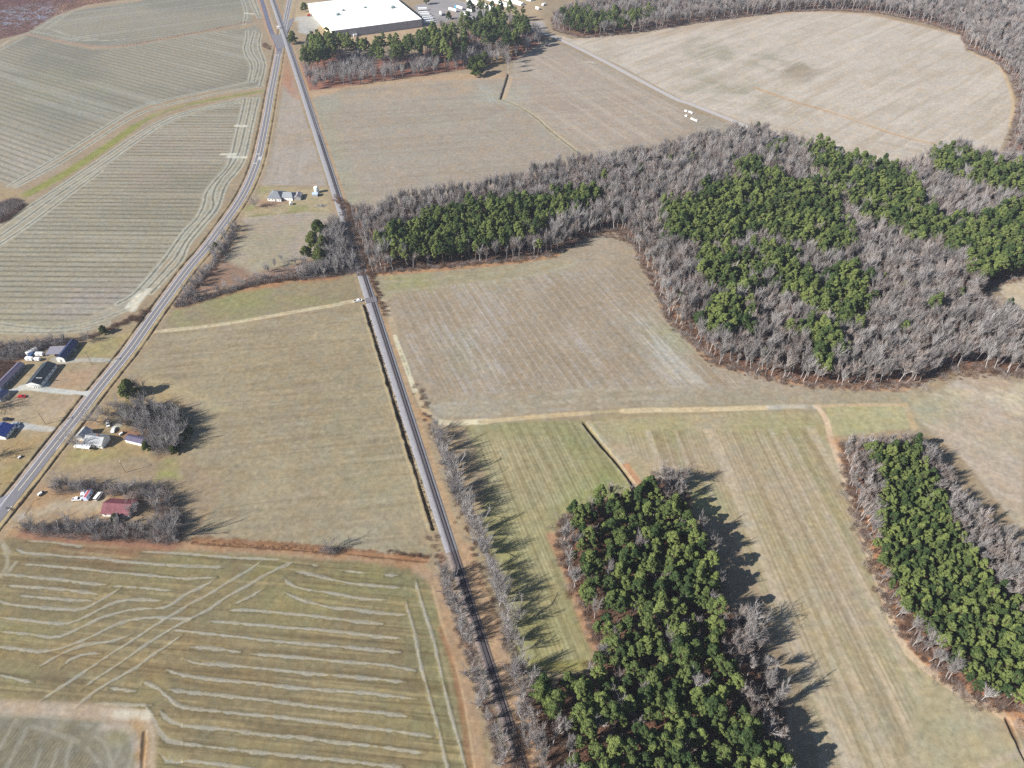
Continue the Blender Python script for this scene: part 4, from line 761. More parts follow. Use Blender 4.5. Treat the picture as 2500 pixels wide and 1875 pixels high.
def in_frame(x, y, pad=40, h=8):
    zc = y*CP + (ALT-h)*SP; px = 1250 + FPX*x/zc; py = 937.5 + FPX*((ALT-h)*CP - y*SP)/zc; return (px > -pad) & (px < 2500+pad) & (py > -pad) & (py < 1875+pad*2)
TREES = []        # x, y, kind, variant, scale, spin, place
def put(x, y, kind, sc, place, tilt=None): (None if abs(x - np.polyval(_pc, y/500)) < (6.2 if y > 330 else 3.5) else TREES.append((float(x), float(y), kind, int(RNG.integers(len(TPL[kind]))), float(sc), float(RNG.random()*6.283), place)))
def scatter(poly, step, g=RNG):
    x0, y0 = poly.min(0); x1, y1 = poly.max(0); yy = np.arange(y0, y1, step*.87); out_ = []
    for k, y in enumerate(yy):
        x = np.arange(x0 + (k % 2)*step*.5, x1, step); out_.append(np.c_[x, np.full(len(x), y)])
    q = np.vstack(out_); q = q + g.uniform(-.38, .38, q.shape)*step; q = q[inside(poly, q[:, 0], q[:, 1])]; return q[in_frame(q[:, 0], q[:, 1], 220)]
PINE_H = 13.0
def pine_share(q):
    s = np.zeros(len(q)); wx = vnoise(q[:, 0], q[:, 1], 22, 71)*12 + RNG.normal(0, 3.5, len(q)); wy = vnoise(q[:, 0], q[:, 1], 22, 83)*12 + RNG.normal(0, 3.5, len(q))
    for poly, sh in PINE.values():
        far = poly[:, 1].mean() > 290; s = np.maximum(s, inside(poly, q[:, 0] + wx*(1 if far else .3), q[:, 1] + wy*(1 if far else .3))*sh)
    return s
LIM = {'main': 5.3, 'east': 7.0, 'factory': 8.0, 'pinewood': 4.9, 'plantation': 3.9, 'railside': 4.6, 'yard_north': 4.4, 'yard_mid': 4.3, 'yard_south': 4.2, 'thicket': 4.2}
for k_, st in LIM.items():
    q = scatter(WOOD[k_], st); sh = pine_share(q); r_ = RNG.random(len(q)); clump = vnoise(q[:, 0], q[:, 1], 26, 3) + .5*vnoise(q[:, 0], q[:, 1], 9, 5)
    for (x, y), s, r, cl in zip(q, sh, r_, clump):
        isp = (s > 0 and (cl > -.70 + (1-s)*1.2) and RNG.random() < (s if s > .9 else .85)) or (r < .012 and k_ in ('main',))
        if k_ in ('yard_mid', 'yard_south', 'thicket'): put(x, y, 'row' if r > .55 else 'small', (.42 + .38*(r-.5)/.5 if r > .55 else .7 + .7*r) if k_ != 'thicket' else (.5 if r > .55 else .6 + .5*r), k_)
        elif k_ == 'yard_north': put(x, y, 'row', .60 + .35*r, k_)
        elif k_ == 'railside': put(x, y, 'row', .55 + .35*r, k_)
        elif isp:
            if k_ == 'plantation': put(x, y, 'pine', .60 + .18*r, k_)
            elif k_ == 'factory' and r < .42: continue
            elif k_ == 'factory': put(x, y, 'pine', 1.3 + .5*r, k_)
            elif k_ == 'pinewood' and r > .93: continue
            elif k_ == 'main': put(x, y, 'pine', .85 + .35*r, k_)
            else: put(x, y, 'pine', .62 + .50*r**.8, k_)
        else:
            if k_ == 'pinewood':
                if r < .3: continue
                put(x, y, 'forest' if r > .55 else 'row', .55 + .35*r, k_)
            elif k_ == 'factory':
                if r < .2: continue
                put(x, y, 'row', .8 + .35*r, k_)
            elif k_ == 'plantation': put(x, y, 'forest', .5 + .25*r, k_)
            else: put(x, y, 'forest', .62 + .40*r, k_)
def along(s, n, kind, lo, hi, place, jit=1.2):
    l = P(s); d = np.r_[0, np.cumsum(np.hypot(*np.diff(l, axis=0).T))]
    for t in (np.arange(n) + .5)/n*d[-1]: put(np.interp(t, d, l[:, 0]) + RNG.normal(0, jit), np.interp(t, d, l[:, 1]) + RNG.normal(0, jit), kind, RNG.uniform(lo, hi), place)
along("E 605,1130 650,1230 690,1340 725,1450 765,1560 800,1650 H 850,60 905,170 940,290 975,400 1015,510 1050,630 1075,760 1095,890", 58, 'row', .55, 1.12, 'east_row', 1.9)
along("H 1110,960 1150,1110 1190,1200", 7, 'row', .8, 1.0, 'east_row', 2.5)
along("H 655,385 700,520 745,640 785,760 825,880", 18, 'row', .62, .85, 'west_row'); along("H 860,1050 905,1170 940,1260", 8, 'row', .62, .82, 'west_row'); along("H 960,1340 1010,1500 1045,1659", 8, 'row', .45, .65, 'west_row')
along("H 1130,1230 1180,1400 1260,1600", 10, 'row', .6, .85, 'pinewood', 3)
along("A 1530,1470 1450,1590 D 1395,40 1310,140 1240,230 1180,300", 26, 'row', .45, .80, 'road_row', 2.0)
along("D 1180,300 1400,235 1600,175 1800,140 1980,100 2200,70", 22, 'small', .6, 1.1, 'north_hedge', 1.6); along("D 1700,120 1900,60 2100,60 2211,60", 14, 'row', .5, .75, 'north_hedge', 4)
along("D 660,1010 780,1020 860,1060 900,1100", 14, 'small', .7, 1.1, 'yard_north', 3.5)
along("f 880,290 1010,250 1120,280 1250,240 1400,270 1500,300", 11, 'pine', 1.2, 1.6, 'factory', 3); along("f 430,430 560,400 700,430 820,330", 12, 'row', .8, 1.1, 'factory', 3)
along("W 372,888 398,915 404,940 396,965 372,985", 9, 'evergreen', .45, .75, 'yard_north', 1.5)
for s, kind, sc, pl in (("G 1130,177", 'row', 1.25, 'lone_a'), ("G 2150,245", 'open', .72, 'lone_b'), ("E 2110,1490", 'open', 1.15, 'oak_a'), ("I 440,800", 'open', 1.2, 'oak_b'), ("I 390,960", 'open', .8, 'oak_c'),
                        ("f 1445,1000", 'forest', 1.25, 'poplar'), ("f 1430,930", 'forest', 1.2, 'poplar'), ("f 1410,860", 'forest', 1.2, 'poplar'), ("f 1440,800", 'forest', 1.1, 'poplar'),
                        ("f 630,945", 'row', .8, 'lone_c'), ("b 1655,490", 'open', 1.0, 'yard_a'), ("b 1280,895", 'open', .95, 'yard_b'), ("c 1000,435", 'row', .85, 'yard_c'), ("c 1065,425", 'row', .65, 'yard_d'),
                        ("a 1490,370", 'small', 1.25, 'yard_e'), ("g 290,735", 'open', .9, 'yard_f'), ("g 2160,900", 'row', 1.0, 'rail_tree'), ("k -330,1650", 'open', 1.1, 'off_a'), ("l -300,1650", 'open', .8, 'off_b'), ("n 1760,820", 'small', 1.2, 'barn_tree'),
                        ("g 1400,1230", 'evergreen', 1.4, 'rail_pine'), ("g 1300,1420", 'evergreen', 1.35, 'rail_pine'), ("g 1180,1580", 'evergreen', 1.05, 'rail_pine'), ("g 1400,1700", 'evergreen', 1.4, 'rail_pine'), ("g 1450,1480", 'evergreen', 1.3, 'rail_pine'),
                        ("e 660,690", 'evergreen', 1.9, 'junction_pine'), ("e 640,590", 'evergreen', 1.5, 'junction_pine'), ("e 880,680", 'pine', .95, 'junction_pine'), ("e 800,160", 'evergreen', 1.25, 'ev_a'), ("f 340,60", 'evergreen', 1.2, 'ev_b'), ("f 640,260", 'evergreen', 1.0, 'ev_c'),
                        ("f 1010,1040", 'evergreen', 1.45, 'ev_d'), ("f 1090,1000", 'evergreen', 1.5, 'ev_d'), ("f 960,960", 'evergreen', 1.45, 'ev_d'), ("f 1040,920", 'evergreen', 1.6, 'ev_d'), ("f 1120,880", 'evergreen', 1.5, 'ev_d'),
                        ("c 885,480", 'evergreen', 1.25, 'ev_e'), ("a 1760,240", 'evergreen', .62, 'ev_f'), ("A 1400,1620", 'evergreen', .62, 'ev_g'), ("m 2010,860", 'evergreen', .6, 'ev_h'), ("n 1270,1020", 'evergreen', .55, 'ev_i'), ("G 1430,440", 'scrub', .01, 'x'),
                        ("D 1045,1050", 'evergreen', .8, 'ev_j'), ("D 1060,330", 'scrub', .9, 'x'), ("f 1640,290", 'pine', 1.1, 'f_pine'), ("C 470,905", 'pine', 1.1, 'edge_pine'), ("C 600,1010", 'pine', 1.0, 'edge_pine'), ("C 860,985", 'pine', 1.0, 'edge_pine'), ("C 950,1040", 'pine', 1.0, 'edge_pine'),
                        ("E 1960,1560", 'pine', .9, 'pinewood'), ("u 1030,545", 'pine', 1.1, 'main'), ("u 1040,530", 'pine', 1.0, 'main'), ("u 1210,545", 'pine', .9, 'main'), ("u 960,490", 'pine', .8, 'main'), ("u 1260,640", 'pine', .8, 'main')):
    if pl != 'x': put(*P1(s), kind, sc, pl)

# ---- which ones are things of their own: the nearest, up to 300 of each kind
BARE = ('forest', 'row', 'open', 'small')
PLACES = {
 'main': ('in the broad mixed wood right of the railway', 'trees of the broad mixed wood'), 'east': ('in the far grey wood behind the pale curved field', 'trees of the far grey wood'),
 'factory': ('in the wood in front of the white-roofed factory', 'trees in front of the factory'), 'pinewood': ('in the dark pine wood at bottom centre', 'trees of the bottom pine wood'),
 'plantation': ('in the plantation strip along the right edge', 'trees of the right-hand plantation'), 'railside': ('in the grove left of the railway, north of the lane', 'trees of the railside grove'),
 'yard_north': ('in the thicket east of the white farmhouse', 'trees behind the white farmhouse'), 'yard_mid': ('in the hedge north and east of the red-roofed barn', 'trees round the red-roofed barn'),
 'yard_south': ('in the tangled hedge south of the red-roofed barn', 'hedge trees south of the barn'), 'thicket': ('in the scrubby thicket behind the dark-roofed homes', 'trees behind the mobile homes'),
 'east_row': ('in the row on the east side of the railway', 'row of trees east of the railway'), 'west_row': ('in the row on the west side of the railway', 'row of trees west of the railway'),
 'road_row': ('in the scrubby line along the east side of the road', 'trees along the road'), 'north_hedge': ('in the hedge north of the small green-brown field', 'hedge trees north of the small field'),
 'poplar': ('in the tall clump where the field ditch starts', 'tall pale clump at the ditch head'), 'rail_pine': ('at the west edge of the railside grove', 'pines of the railside grove'), 'junction_pine': ('beside the road and railway crossing near the factory', 'pines near the crossing'),
 'ev_d': ('in the round clump at the head of the tan field', 'round evergreen clump'), 'edge_pine': ('sticking up from the far edge of the mixed wood beside the pale field', 'pines on the far wood edge')}
SINGLE = {
 'lone_a': 'tall bare tree with a long shadow at the corner of the red-soil band', 'lone_b': 'small round bare tree alone on the red-soil ditch between two fields', 'oak_a': 'big spreading grey tree at the top end of the bottom pine wood',
 'oak_b': 'big pale spreading tree on the right side of the bottom pine wood', 'oak_c': 'smaller pale round tree just below the big pale one beside the pine wood', 'lone_c': 'slender bare tree at the field edge below the factory wood',
 'yard_a': 'spreading bare tree beside the road, just north of the white farmhouse', 'yard_b': 'spreading bare tree at the roadside corner of the white farmhouse', 'yard_c': 'leaning bare tree at the north tip of the farmhouse thicket', 'yard_d': 'thin bare tree at the north tip of the farmhouse thicket',
 'yard_e': 'bare rounded tree in the grass behind the navy-roofed home', 'yard_f': 'bare spreading tree between the road and the grey-roofed farmhouse', 'rail_tree': 'tall bare tree right of the railway by the edge of the wood',
 'off_a': 'bare tree casting its shadow beside the small red car', 'off_b': 'bare tree casting its shadow on the lawn at the left edge', 'barn_tree': 'small bare round tree in the shadow of the red-roofed barn',
 'ev_a': 'dark evergreen at the corner of the white-roofed factory', 'ev_b': 'dark evergreen behind the factory loading yard', 'ev_c': 'evergreen beside the standing white trailer', 'ev_e': 'pale olive evergreen at the north tip of the farmhouse thicket',
 'ev_f': 'small dark evergreen in the grass between the field and the navy-roofed home', 'ev_g': 'small evergreen at the roadside north of the scrubby tree line', 'ev_h': 'dark evergreen bush at the south end of the farmhouse thicket',
 'ev_i': 'bright green evergreen in front of the red-roofed barn', 'ev_j': 'yellow-green evergreen inside the farmhouse thicket', 'f_pine': 'lone pine at the right end of the factory wood'}
def cat_of(kind): return 'pine tree' if kind == 'pine' else ('evergreen tree' if kind == 'evergreen' else 'bare tree')
def nm_of(kind): return {'pine': 'pine_tree', 'evergreen': 'evergreen_tree'}.get(kind, 'bare_tree')
arr = sorted(TREES, key=lambda t: t[1]*CP if t[6] not in SINGLE else -1)
cnt = {}; rest = []; bag = []
for t in arr:
    c_ = nm_of(t[2]); vis = bool(in_frame(t[0], t[1], 10, 6))
    if (vis and cnt.get(c_, 0) < 298) or t[6] in SINGLE: cnt[c_] = cnt.get(c_, 0) + 1; bag.append(t)
    else: rest.append(t)
BANDS = {
 'pinewood': (1, (125, 150, 180, 215), ('of the bottom pine wood, lowest part', 'of the bottom pine wood, lower part', 'of the bottom pine wood, middle part', 'of the bottom pine wood, upper part', 'of the bottom pine wood, northern tip')),
 'plantation': (1, (150, 170, 192, 215, 240, 265), ('of the right plantation, bottom end', 'of the right plantation, second part from bottom', 'of the right plantation, third part from bottom', 'of the right plantation, halfway up', 'of the right plantation, third part from top', 'of the right plantation, second part from top', 'of the right plantation, top end')),
 'yard_south': (0, (-225, -195), ('at the road end of the hedge south of the red-roofed barn', 'in the middle of the hedge south of the red-roofed barn', 'at the field end of the hedge south of the red-roofed barn')),
 'yard_mid': (0, (-215, -190), ('at the west end of the hedge north of the red-roofed barn', 'in the hedge just north of the red-roofed barn', 'in the clump east of the red-roofed barn'))}
MED = {}
for pl_ in ('pinewood', 'plantation'):
    d_ = {}
    for t in bag:
        if t[6] == pl_: d_.setdefault(int(np.searchsorted(BANDS[pl_][1], t[1])), []).append(t[0])
    for k_, v_ in d_.items(): MED[(pl_, k_)] = float(np.median(v_))
ORDER = {'east_row': 'south', 'west_row': 'south', 'road_row': 'south', 'north_hedge': 'west'}
ROWN = {'east_row': 'in the row east of the railway', 'west_row': 'in the row west of the railway', 'road_row': 'in the scrubby line beside the road', 'north_hedge': 'in the hedge north of the small field'}
ORD = {}
for pl_ in ORDER:
    for k_, t in enumerate(sorted([t for t in bag if t[6] == pl_], key=lambda t: t[0] if pl_ == 'north_hedge' else t[1])): ORD[(t[0], t[1])] = k_ + 1
for x, y, kind, v, sc, rz, pl in bag:
    ms, names, _ = TPL[kind][v]; r = empty(nm_of(kind), (x, y), 0, rz); r.scale = (sc, sc, sc*(.94 + .12*RNG.random()))
    for m_, nm_ in zip(ms, names):
        o = bpy.data.objects.new(nm_, m_); COL.objects.link(o); o.parent = r
    if pl in SINGLE: tag(r, SINGLE[pl], cat_of(kind))
    else:
        wh, gp = PLACES[pl]
        if pl in BANDS:
            ax, cuts, words_ = BANDS[pl]; i_ = int(np.searchsorted(cuts, (x, y)[ax])); wh = words_[i_]; gp = gp + ' %d' % (i_+1)
            if pl in ('pinewood', 'plantation'): h_ = x < MED[(pl, i_)]; wh = ('in the left half ' if h_ else 'in the right half ') + wh; gp += (' left' if h_ else ' right')
        if pl in ORDER:
            k_ = ORD[(x, y)]; wh = 'number %d from the %s %s' % (k_, ORDER[pl], ROWN[pl])
        tag(r, {'pine_tree': 'green pine ', 'evergreen_tree': 'round evergreen '}.get(nm_of(kind), 'grey tree ' if pl in ORDER else 'small bare tree ' if kind == 'small' else 'leafless grey tree ') + wh, cat_of(kind), gp + (', pines' if kind == 'pine' else ', small bare ones' if kind == 'small' else ', bare ones'))

def mass(name, pts, kinds):
    """one countless mass: the forms of these kinds set on points by geometry nodes"""
    cl = bpy.data.collections.new(name + ' forms'); base = {}; n = 0
    for k in kinds:
        base[k] = n
        for _, _, o in TPL[k]:
            o2 = o.copy(); o2.name = '%s %03d' % (name, n); cl.objects.link(o2); n += 1
    me = bpy.data.meshes.new(name); me.vertices.add(len(pts)); me.vertices.foreach_set('co', np.array([(p[0], p[1], 0) for p in pts], np.float32).ravel())
    for an, ty, vals in (('ti', 'INT', [base[p[2]] + p[3] for p in pts]), ('rz', 'FLOAT', [p[5] for p in pts]), ('sc', 'FLOAT', [p[4] for p in pts])):
        a = me.attributes.new(an, ty, 'POINT'); a.data.foreach_set('value', vals)
    o = bpy.data.objects.new(name, me); COL.objects.link(o)
    g = bpy.data.node_groups.new(name, 'GeometryNodeTree'); g.interface.new_socket('Geometry', in_out='INPUT', socket_type='NodeSocketGeometry'); g.interface.new_socket('Geometry', in_out='OUTPUT', socket_type='NodeSocketGeometry')
    N = g.nodes; L = g.links; gi = N.new('NodeGroupInput'); go = N.new('NodeGroupOutput'); ip = N.new('GeometryNodeInstanceOnPoints'); ci = N.new('GeometryNodeCollectionInfo')
    ci.inputs['Collection'].default_value = cl; ci.inputs['Separate Children'].default_value = True; ci.inputs['Reset Children'].default_value = True; ip.inputs['Pick Instance'].default_value = True
    def at(nm, ty):
        q = N.new('GeometryNodeInputNamedAttribute'); q.data_type = ty; q.inputs['Name'].default_value = nm; return q.outputs['Attribute']
    cx = N.new('ShaderNodeCombineXYZ'); L.new(at('rz', 'FLOAT'), cx.inputs[2]); L.new(gi.outputs[0], ip.inputs['Points']); L.new(ci.outputs[0], ip.inputs['Instance']); L.new(at('ti', 'INT'), ip.inputs['Instance Index'])
    L.new(cx.outputs[0], ip.inputs['Rotation']); c3 = N.new('ShaderNodeCombineXYZ'); s = at('sc', 'FLOAT'); [L.new(s, c3.inputs[i]) for i in range(3)]; L.new(c3.outputs[0], ip.inputs['Scale']); L.new(ip.outputs[0], go.inputs[0])
    md = o.modifiers.new('scatter', 'NODES'); md.node_group = g; return o
rp_ = [t for t in rest if t[2] == 'pine']; rb_ = [t for t in rest if t[2] != 'pine']
tag(mass('distant_pines', rp_, ['pine']), 'mass of dark green pines inside the distant parts of the woods', 'pine wood', kind='stuff')
tag(mass('distant_bare_woodland', rb_, list(dict.fromkeys(t[2] for t in rb_))), 'mass of grey leafless trees filling the distant woods', 'bare wood', kind='stuff')
# scrub and briars: wood margins, ditches, hedge bottoms
SC = []
def scrub_line(line, step, wid, kind='scrub', lo=.5, hi=1.1):
    l = resample(np.asarray(line), step)
    for p in l:
        if in_frame(p[0], p[1], 30): SC.append((p[0] + RNG.normal(0, wid), p[1] + RNG.normal(0, wid), kind, int(RNG.integers(len(TPL[kind]))), RNG.uniform(lo, hi), RNG.random()*6.28))
def scrub_area(poly, step, kind='scrub', lo=.5, hi=1.2):
    for p in scatter(poly, step): SC.append((p[0], p[1], kind, int(RNG.integers(len(TPL[kind]))), RNG.uniform(lo, hi), RNG.random()*6.28))
scrub_line(P("E 605,1130 690,1340 765,1560 800,1650 H 850,60 940,290 1015,510 1075,760 1095,890 1190,1200"), .7, 1.2, 'thorn', .5, 1.1); scrub_line(P("H 655,385 745,640 825,880 905,1170 1045,1659"), .8, 1.2, 'thorn', .5, 1.0); scrub_line(P("G 2120,255 2180,255"), .5, .8, 'thorn', .8, 1.2)
for k_ in ('main', 'pinewood', 'plantation', 'east'):
    pl = np.vstack([WOOD[k_], WOOD[k_][:1]]); scrub_line(pl, .9, 1.9, 'scrub', .3, 1.2); scrub_line(pl, 1.6, 2.4, 'thorn', .4, 1.2)
scrub_area(WOOD['pinewood'], 3.2); scrub_area(WOOD['plantation'], 3.5); scrub_area(P("W 783,592 1000,572 1280,505 1370,530 1445,690 1540,785 1800,836 1990,825 2200,812 2300,780 2300,720 2000,760 1700,740 1500,600 1380,440 1200,480 900,520 780,520"), 3.6)
scrub_area(WOOD['yard_mid'], 2.4, 'thorn', .5, 1.1); scrub_area(WOOD['yard_south'], 2.2, 'thorn', .5, 1.1); scrub_area(WOOD['yard_south'], 5, 'scrub', .5, 1); scrub_area(WOOD['yard_north'], 2.3, 'thorn', .7, 1.3); scrub_area(WOOD['thicket'], 2.0, 'thorn', .7, 1.3); scrub_area(WOOD['thicket'], 3.0); scrub_area(WOOD['railside'], 2.2, 'thorn', .7, 1.3)
scrub_line(P("D 1150,320 1300,285 1500,225 1700,175 1900,150 2211,110"), .5, 1.0, 'scrub', .6, 1.2); scrub_line(P("D 1150,320 1300,285 1500,225 1700,165 1900,135 2211,95"), .6, 1.6, 'thorn', .6, 1.3); scrub_line(P("A 1530,1470 D 1395,40 1240,230 1150,320"), .5, 1.8, 'thorn', .5, 1.2); scrub_line(P("A 1530,1470 D 1395,40 1240,230 1150,320"), .7, 2.0, 'scrub', .5, 1.0)
scrub_line(P("D 480,560 600,520 700,480 800,430 900,400 960,350"), .6, 1.2, 'scrub', .5, 1.1); scrub_line(P("D 850,400 910,420"), .5, 1.0, 'scrub', .8, 1.3)
scrub_area(P("D -40,680 90,690 130,740 60,790 0,830 -60,830"), 1.3, 'scrub', .5, .9); scrub_area(P("A -20,1330 100,1290 160,1330 100,1390 0,1450 -60,1450"), 2.0, 'scrub', .8, 1.5); scrub_area(P("A -20,1330 100,1290 150,1330 60,1400 -60,1450"), 2.6, 'thorn', 1, 1.6)
scrub_area(P("t 290,90 400,80 560,170 600,250 540,320 420,260 300,230"), 2.5, 'scrub', .5, .9); scrub_line(P("H 300,255 420,275 560,300"), .8, .5, 'scrub', .3, .7); scrub_line(P("G 1250,200 1800,232 2211,262"), 1.5, .6, 'scrub', .2, .5)
scrub_line(offset(_sg, -6.0), .9, .5, 'weed', .2, .6); scrub_line(P("h 980,60 1020,200 1080,330 1130,400"), .8, .5, 'scrub', .4, .8); scrub_line(P("s 200,1000 380,1060 560,850 800,540"), .8, .3, 'scrub', .2, .5)
scrub_line(P("g 1680,560 1760,700 1850,820 1960,950 2080,1050"), .8, 2.0, 'scrub', .6, 1.3); scrub_line(offset(TRACK[(TRACK[:, 1] > 395) & (TRACK[:, 1] < 560)], 5.5), .9, 1.2, 'scrub', .5, 1.0)
scrub_area(P("A -60,270 180,208 330,112 540,36 800,-4 900,-80 -60,-80"), 4.5, 'scrub', .4, .8); scrub_line(TRACK[TRACK[:, 1] < 215] + [-8.5, 0], 1.2, 1.4, 'scrub', .4, .9); scrub_line(TRACK[TRACK[:, 1] < 330] + [11, 0], 1.4, 1.6, 'scrub', .4, .9)
tag(mass('undergrowth', SC, ['scrub', 'thorn', 'weed']), 'brown and grey undergrowth, briars and dead weeds along woods and ditches', 'undergrowth', kind='stuff')
print('TREES', len(TREES), {k: sum(t[2] == k for t in TREES) for k in TPL}, 'individual', cnt, 'scrub', len(SC))

# ---------------------------------------------------------------- buildings, vehicles and yard things
def frame_of(a, b, z=0.0):
    """origin at the middle of a-b, local x along a->b"""
    a, b = np.asarray(a), np.asarray(b); c = (a+b)/2; d = b-a; return c, math.atan2(d[1], d[0]), float(np.hypot(*d))
WHITE = surf('white siding', (.78, .77, .73), .7, .06, 3); GREYW = surf('grey siding', (.36, .35, .34), .8, .15, 2); DARKW = surf('dark siding', (.10, .12, .15), .7, .15, 2); TANW = surf('tan siding', (.50, .45, .38), .8, .1, 2)
GLASS = glass_mat('window glass'); DOORM = surf('door paint', (.35, .32, .30), .6, .15, 3); TRIM = surf('white trim', (.75, .75, .72), .6, .05, 3)
R_NAVY = surf('navy metal roof', (.022, .034, .085), .6, .15, .8, spec=.15); R_SLATE = surf('dark green shingles', (.020, .030, .042), .9, .25, 1.5); R_GREY = surf('grey shingles', (.17, .18, .20), .9, .2, 1.5); R_RED = surf('red metal roof', (.15, .045, .055), .6, .18, .7, rgb2=(.21, .075, .09), spec=.15)
R_RUST = surf('rusty tin roof', (.22, .08, .04), .8, .4, .5, rgb2=(.42, .2, .12)); R_TIN = surf('weathered tin roof', (.30, .32, .335), .6, .2, .6, rgb2=(.42, .43, .43)); R_WHITE = surf('white membrane roof', (.93, .93, .92), .8, .02, .05); R_BLUE = surf('bright blue metal roof', (.018, .045, .20), .45, .15, 1.0, spec=.3); R_PURP = surf('violet grey shingles', (.10, .09, .14), .9, .2, 1.5)
def gable_house(name, label, cat, a, b, width, eave, ridge, roof, wall, over=.35, front=None, wins=3, door=True, chimney=False, hip=0.0, stripes=False, group=None):
    """a, b: world ends of the ridge line; house origin under the middle of the ridge"""
    c, rz, L = frame_of(a, b); r = empty(name, c, 0, rz); tag(r, label, cat, group); w2 = width/2; l2 = L/2
    m = MB(); m.prism([(-w2, 0), (w2, 0), (w2, eave), (0, ridge-.05) if not hip else (0, eave), (-w2, eave)], -l2+hip*0, l2); m.build('wall', [wall], r)
    sl = (ridge-eave)/w2; ez = eave - over*sl; t = .14; m = MB()
    if hip:
        h = hip; x0, x1 = -l2-over, l2+over; y0, y1 = -w2-over, w2+over
        m.add([(x0, y0, eave), (x1, y0, eave), (x1, y1, eave), (x0, y1, eave), (x0+h, 0, ridge), (x1-h, 0, ridge), (x0, y0, eave+.12), (x1, y0, eave+.12), (x1, y1, eave+.12), (x0, y1, eave+.12)],
              [(3, 2, 1, 0), (6, 7, 5, 4), (7, 8, 5), (8, 9, 4, 5), (9, 6, 4), (0, 1, 7, 6), (1, 2, 8, 7), (2, 3, 9, 8), (3, 0, 6, 9)])
    else:
        m.prism([(-w2-over, ez), (0, ridge), (w2+over, ez), (w2+over, ez+t), (0, ridge+t), (-w2-over, ez+t)], -l2-over, l2+over)
        m.cyl((-l2-over, 0, ridge+t), (l2+over, 0, ridge+t), .1, .1, 5)
    if stripes:
        for k in range(int(L/1.2)):
            x = -l2 + .6 + k*1.2
            for s in (-1, 1): m.add([(x-.04, 0, ridge+t+.01), (x+.04, 0, ridge+t+.01), (x+.04, s*(w2+over), ez+t+.05), (x-.04, s*(w2+over), ez+t+.05)], [(0, 1, 2, 3)])
    rf = m.build('roof', [roof], r)
    for s in (-1, 1):
        for k in range(wins):
            x = -l2 + L*(k+.5)/wins + (.8 if s > 0 else 0); x = min(x, l2-1)
            f = MB().box(x-.55, s*w2-.04, 1.0, x+.55, s*w2+.04, 2.1).build('window', [TRIM], r)
            MB().box(x-.45, s*w2-.055, 1.1, x+.45, s*w2+.055, 2.0).build('pane', [GLASS], f)
    if door:
        for s in ((-1,) if door is True else (door,)): MB().box(l2*.15-.45, s*w2-.05, .1, l2*.15+.45, s*w2+.05, 2.1).build('door', [DOORM], r)
    if chimney: MB().box(l2*.3-.4, -.4+.9, ridge-1.2, l2*.3+.4, .4+.9, ridge+.9).build('chimney', [surf('chimney brick', (.28, .12, .08), .9, .3, 6)], rf)
    return r, rf, L
def ends(s, z): q = P(s, z); return q[0], q[1]
# west side of the road
a, b = ends("j 1965,760 1600,1225", 4.2)
r, rf, L = gable_house('mobile_home', 'long mobile home with a navy blue roof and white rounded gable, beside a pale carport', 'mobile home', a, b, 5.2, 2.9, 4.2, R_NAVY, DARKW, .3, wins=5, stripes=True)
MB().prism([(-2.6, 0.02), (2.6, 0.02), (2.6, 2.9), (1.9, 3.6), (0, 4.2), (-1.9, 3.6), (-2.6, 2.9)], L/2+.30, L/2+.42).build('gable_end', [WHITE], r)
MB().box(L/2+.43, -.6, .1, L/2+.55, .4, 2.1).build('door', [DOORM], r); MB().box(-3, 2.6, .1, -1.4, 4.0, .8).build('porch_step', [surf('pale timber', (.45, .43, .4), .8, .2, 3)], r)
cc, rz, L = frame_of(*ends("j 1330,1060 1660,1045", 2.6)); r = empty('carport', cc, 0, rz); tag(r, 'flat lilac-grey metal carport joined to the navy-roofed mobile home', 'carport')
m = MB(); m.box(-4.9, -4.2, 2.6, 4.9, 4.2, 2.72)
for k in range(14): m.box(-4.7+k*.7, -4.2, 2.72, -4.62+k*.7, 4.2, 2.76)
m.build('roof', [surf('lilac metal sheet', C(186, 180, 190), .5, .08, .8, metal=.1)], r)
for x in (-4.6, 0, 4.6):
    for y in (-3.9, 3.9): MB().box(x-.06, y-.06, 0, x+.06, y+.06, 2.6).build('post', [TRIM], r)
a, b = ends("k 1610,40 1070,720", 4.8)
r, rf, L = gable_house('ranch_house', 'long house with a dark slate roof and white gable porch between two driveways', 'house', a, b, 8.4, 2.9, 4.8, R_SLATE, WHITE, .45, wins=5, door=-1)
MB().box(L/2-4.2, .3, 4.62, L/2-3.5, 4.4, 4.70).build('roof_step', [R_TIN], rf)
m = MB(); m.prism([(-4.2, 2.5), (4.2, 2.5), (4.2, 2.9), (0, 4.6), (-4.2, 2.9)], L/2+.45, L/2+.6); m.build('gable_end', [WHITE], r)
for y in (-3.9, -1.6, -.5, 1.0, 2.2, 3.9): MB().box(L/2+.62, y-.13, 0, L/2+.84, y+.13, 2.5).build('post', [WHITE], r)
a, b = ends("k 668,52 -140,860", 4.0)
r, rf, L = gable_house('mobile_home', 'very long narrow mobile home with a violet-grey roof at the left edge of the photo', 'mobile home', a, b, 5.0, 2.9, 4.0, R_PURP, DARKW, .25, wins=6)
a, b = ends("k 130,960 -170,1250", 3.6)
gable_house('shed', 'small navy-roofed porch building in shadow at the left edge, south of the violet-roofed mobile home', 'shed', a, b, 5.5, 2.6, 3.6, R_NAVY, GREYW, .3, wins=1)
a, b = ends("l 120,430 -190,800", 5.0)
r, rf, L = gable_house('house', 'house with a bright blue metal roof, cut by the left edge of the photo', 'house', a, b, 9.5, 2.8, 5.0, R_BLUE, WHITE, .5, wins=3, stripes=True)
